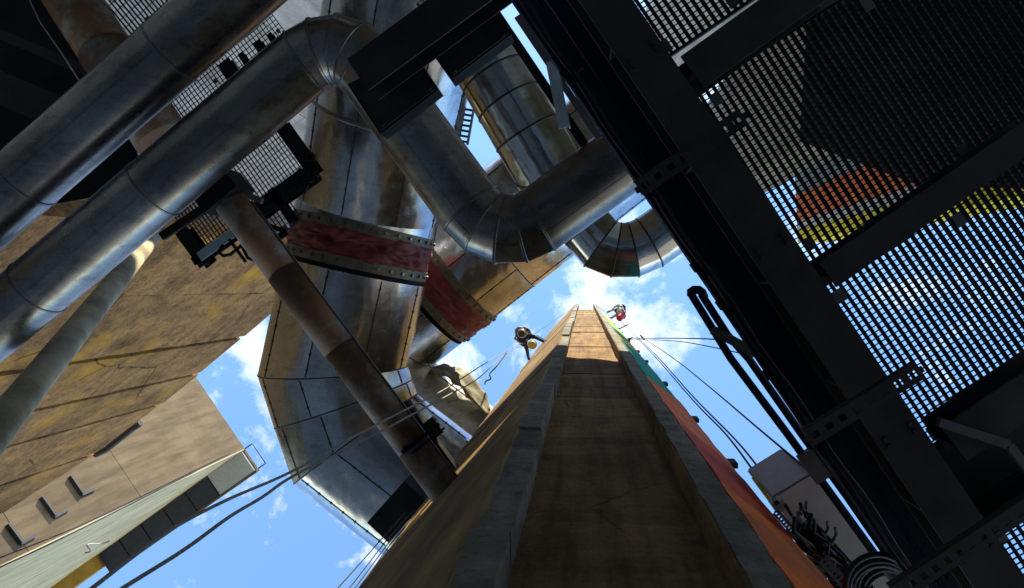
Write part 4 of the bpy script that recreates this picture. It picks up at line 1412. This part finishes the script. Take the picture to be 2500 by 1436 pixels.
SK = flat('skin', (0.30, 0.17, 0.11, 1), 0.55)
NAVY = flat('navy_overalls', (0.018, 0.024, 0.045, 1))
DKJ = flat('dark_grey_jacket', (0.030, 0.032, 0.030, 1))
BOOT = flat('dark_boots', (0.016, 0.014, 0.016, 1))
WHT = flat('pale_trousers', (0.42, 0.39, 0.34, 1))
WSH = flat('pale_grey_shirt', (0.48, 0.48, 0.47, 1))
TEAL = flat('teal_shoes', (0.01, 0.13, 0.17, 1))
HARN = flat('black_harness_web', (0.012, 0.013, 0.02, 1))
HELM = flat('pale_helmet', (0.60, 0.58, 0.52, 1), 0.4)
REDB = flat('red_bucket_plastic', (0.50, 0.025, 0.06, 1), 0.45)
YELB = flat('yellow_bucket_plastic', (0.62, 0.47, 0.10, 1), 0.5)
DKB = flat('dark_bucket_plastic', (0.05, 0.045, 0.03, 1), 0.5)


def dress(o, J, helm, harn):
    head, neck = J['head'][0], J['neck'][0]
    ax_ = (head - neck).normalized()
    m = MB()
    vv, fs = [], []
    n, k = 20, 7
    u = ax_.cross(Vector((1, 0, 0))).normalized()
    w = ax_.cross(u)
    for i in range(k):
        th = math.pi / 2 * i / (k - 1)
        for j in range(n):
            a = 2 * math.pi * j / n
            vv.append(head + ax_ * (0.02 + 0.125 * math.sin(th)) + (u * math.cos(a) + w * math.sin(a)) * (0.132 * math.cos(th) + 0.001))
    for i in range(k - 1):
        for j in range(n):
            j2 = (j + 1) % n
            fs.append((i * n + j, i * n + j2, (i + 1) * n + j2, (i + 1) * n + j))
    m.add(vv, fs, True)
    m.torus(head + ax_ * 0.02, ax_, 0.14, 0.012, 24, 6)
    m.build('helmet', helm, o)
    h = MB()
    pel, ch = J['pelvis'][0], J['chest'][0]
    tx = (ch - pel).normalized()
    h.torus(pel + tx * 0.10, tx, 0.165, 0.02, 28, 6, squash=1.6)
    h.torus(lerp(pel, ch, 0.85), tx, 0.19, 0.016, 28, 6, squash=1.6)
    for nm in 'lr':
        hp, kn = J['hip' + nm][0], J['knee' + nm][0]
        d = (kn - hp).normalized()
        h.torus(lerp(hp, kn, 0.30), d, 0.108, 0.016, 24, 6, squash=1.8)
        sh = J['shoulder' + nm][0]
        h.tube([pel + tx * 0.1 + (sh - ch) * 0.6, lerp(pel, ch, 0.7) + (sh - ch) * 0.75 - Z * 0.02, sh + tx * 0.05], 0.018, 6)
    h.build('harness', harn, o)
    # eyes, nose, mouth and ears in relief
    fd = (J['toel'][0] + J['toer'][0]) / 2 - pel
    fd = (fd - ax_ * fd.dot(ax_)).normalized()
    sd_ = ax_.cross(fd)
    f = MB()
    f.tube([head + fd * 0.10 - ax_ * 0.01, head + fd * 0.125 - ax_ * 0.035, head + fd * 0.10 - ax_ * 0.045], [0.008, 0.014, 0.01], 8)
    for k_ in (-1, 1):
        f.box(head + sd_ * 0.108 * k_ - ax_ * 0.02, fd * 0.018, sd_ * 0.008, ax_ * 0.03)
    f.build('face_relief', SK, o)
    e = MB()
    for k_ in (-1, 1):
        e.tube([head + fd * 0.095 + sd_ * (0.036 * k_ - 0.012), head + fd * 0.098 + sd_ * (0.036 * k_ + 0.012)], 0.009, 6)
    e.tube([head + fd * 0.092 - ax_ * 0.068 - sd_ * 0.022, head + fd * 0.092 - ax_ * 0.068 + sd_ * 0.022], 0.006, 6)
    e.build('eyes_and_mouth', HARN, o)


def bucket(label, c, axis, r0_, r1_, h, mat, rimmat):
    axis = Vector(axis).normalized()
    root = thing('bucket', label, 'bucket', c)
    n = 28
    u = axis.cross(Vector((0.3, 1, 0.1))).normalized()
    w = axis.cross(u)
    prof = [(0, 0.001), (0, r0_), (h, r1_), (h, r1_ - 0.012), (0.012, r0_ - 0.012), (0.012, 0.001)]
    vv, fs = [], []
    for s_, r in prof:
        for j in range(n):
            a = 2 * math.pi * j / n
            vv.append(c + axis * s_ + (u * math.cos(a) + w * math.sin(a)) * r)
    for i in range(len(prof) - 1):
        for j in range(n):
            j2 = (j + 1) % n
            fs.append((i * n + j, (i + 1) * n + j, (i + 1) * n + j2, i * n + j2))
    MB().add(vv, fs, False).build('bucket_body', mat, root)
    MB().torus(c + axis * (h - 0.02), axis, r1_ + 0.006, 0.012, 28, 6).build('rim', rimmat, root)
    MB().torus(c + axis * 0.012, axis, r0_ + 0.004, 0.008, 28, 6).build('foot_ring', rimmat, root)
    MB().torus(c + axis * h, u, r1_, 0.006, 20, 6, 0, math.pi).build('bail', M['ringdark'], root)
    return root


# left worker
pel = P(1281, 826, 22.0)
JL = mk_joints(pel, P(1272, 816, 22.42), P(1270, 812, 22.66), P(1268, 809, 22.90),
               P(1304, 822, 22.18), P(1322, 831, 21.86), P(1286, 850, 22.2), P(1290, 872, 21.85),
               P(1290, 806, 22.35), P(1298, 819, 22.3), P(1258, 826, 22.3), P(1272, 838, 22.1),
               P(1329, 835, 21.82), P(1292, 879, 21.74))
o = person('rope worker in dark overalls braced with both legs against the left tower wing', JL, {'legs': NAVY, 'torso': DKJ, 'skin': SK, 'shoe': BOOT}, None)
dress(o, JL, HELM, HARN)
bucket('dark bucket with pale rim hanging below the left worker', P(1273, 815, 21.2), Z, 0.105, 0.125, 0.28, DKB, HELM)
bucket('yellow bucket hanging between the legs of the left worker', P(1298, 843, 21.3), Z, 0.105, 0.125, 0.28, YELB, YELB)
# right worker
pel = P(1513, 766, 30.0)
JR = mk_joints(pel, P(1517, 757, 30.4), P(1518, 754, 30.64), P(1519, 752, 30.88),
               P(1496, 755, 30.22), P(1489, 760, 29.9), P(1502, 770, 30.15), P(1494, 776, 29.8),
               P(1503, 748, 30.5), P(1497, 753, 30.6), P(1527, 762, 30.3), P(1518, 772, 30.15),
               P(1481, 763, 29.82), P(1486, 779, 29.72))
o = person('rope worker in pale clothes, black harness and teal shoes against the painted edge', JR, {'legs': WHT, 'torso': WSH, 'skin': SK, 'shoe': TEAL}, None)
dress(o, JR, HARN, HARN)
bucket('red bucket hanging beside the right worker', P(1511, 778, 29.3), Vector((0.5, -0.4, 0.75)), 0.12, 0.15, 0.32, REDB, REDB)
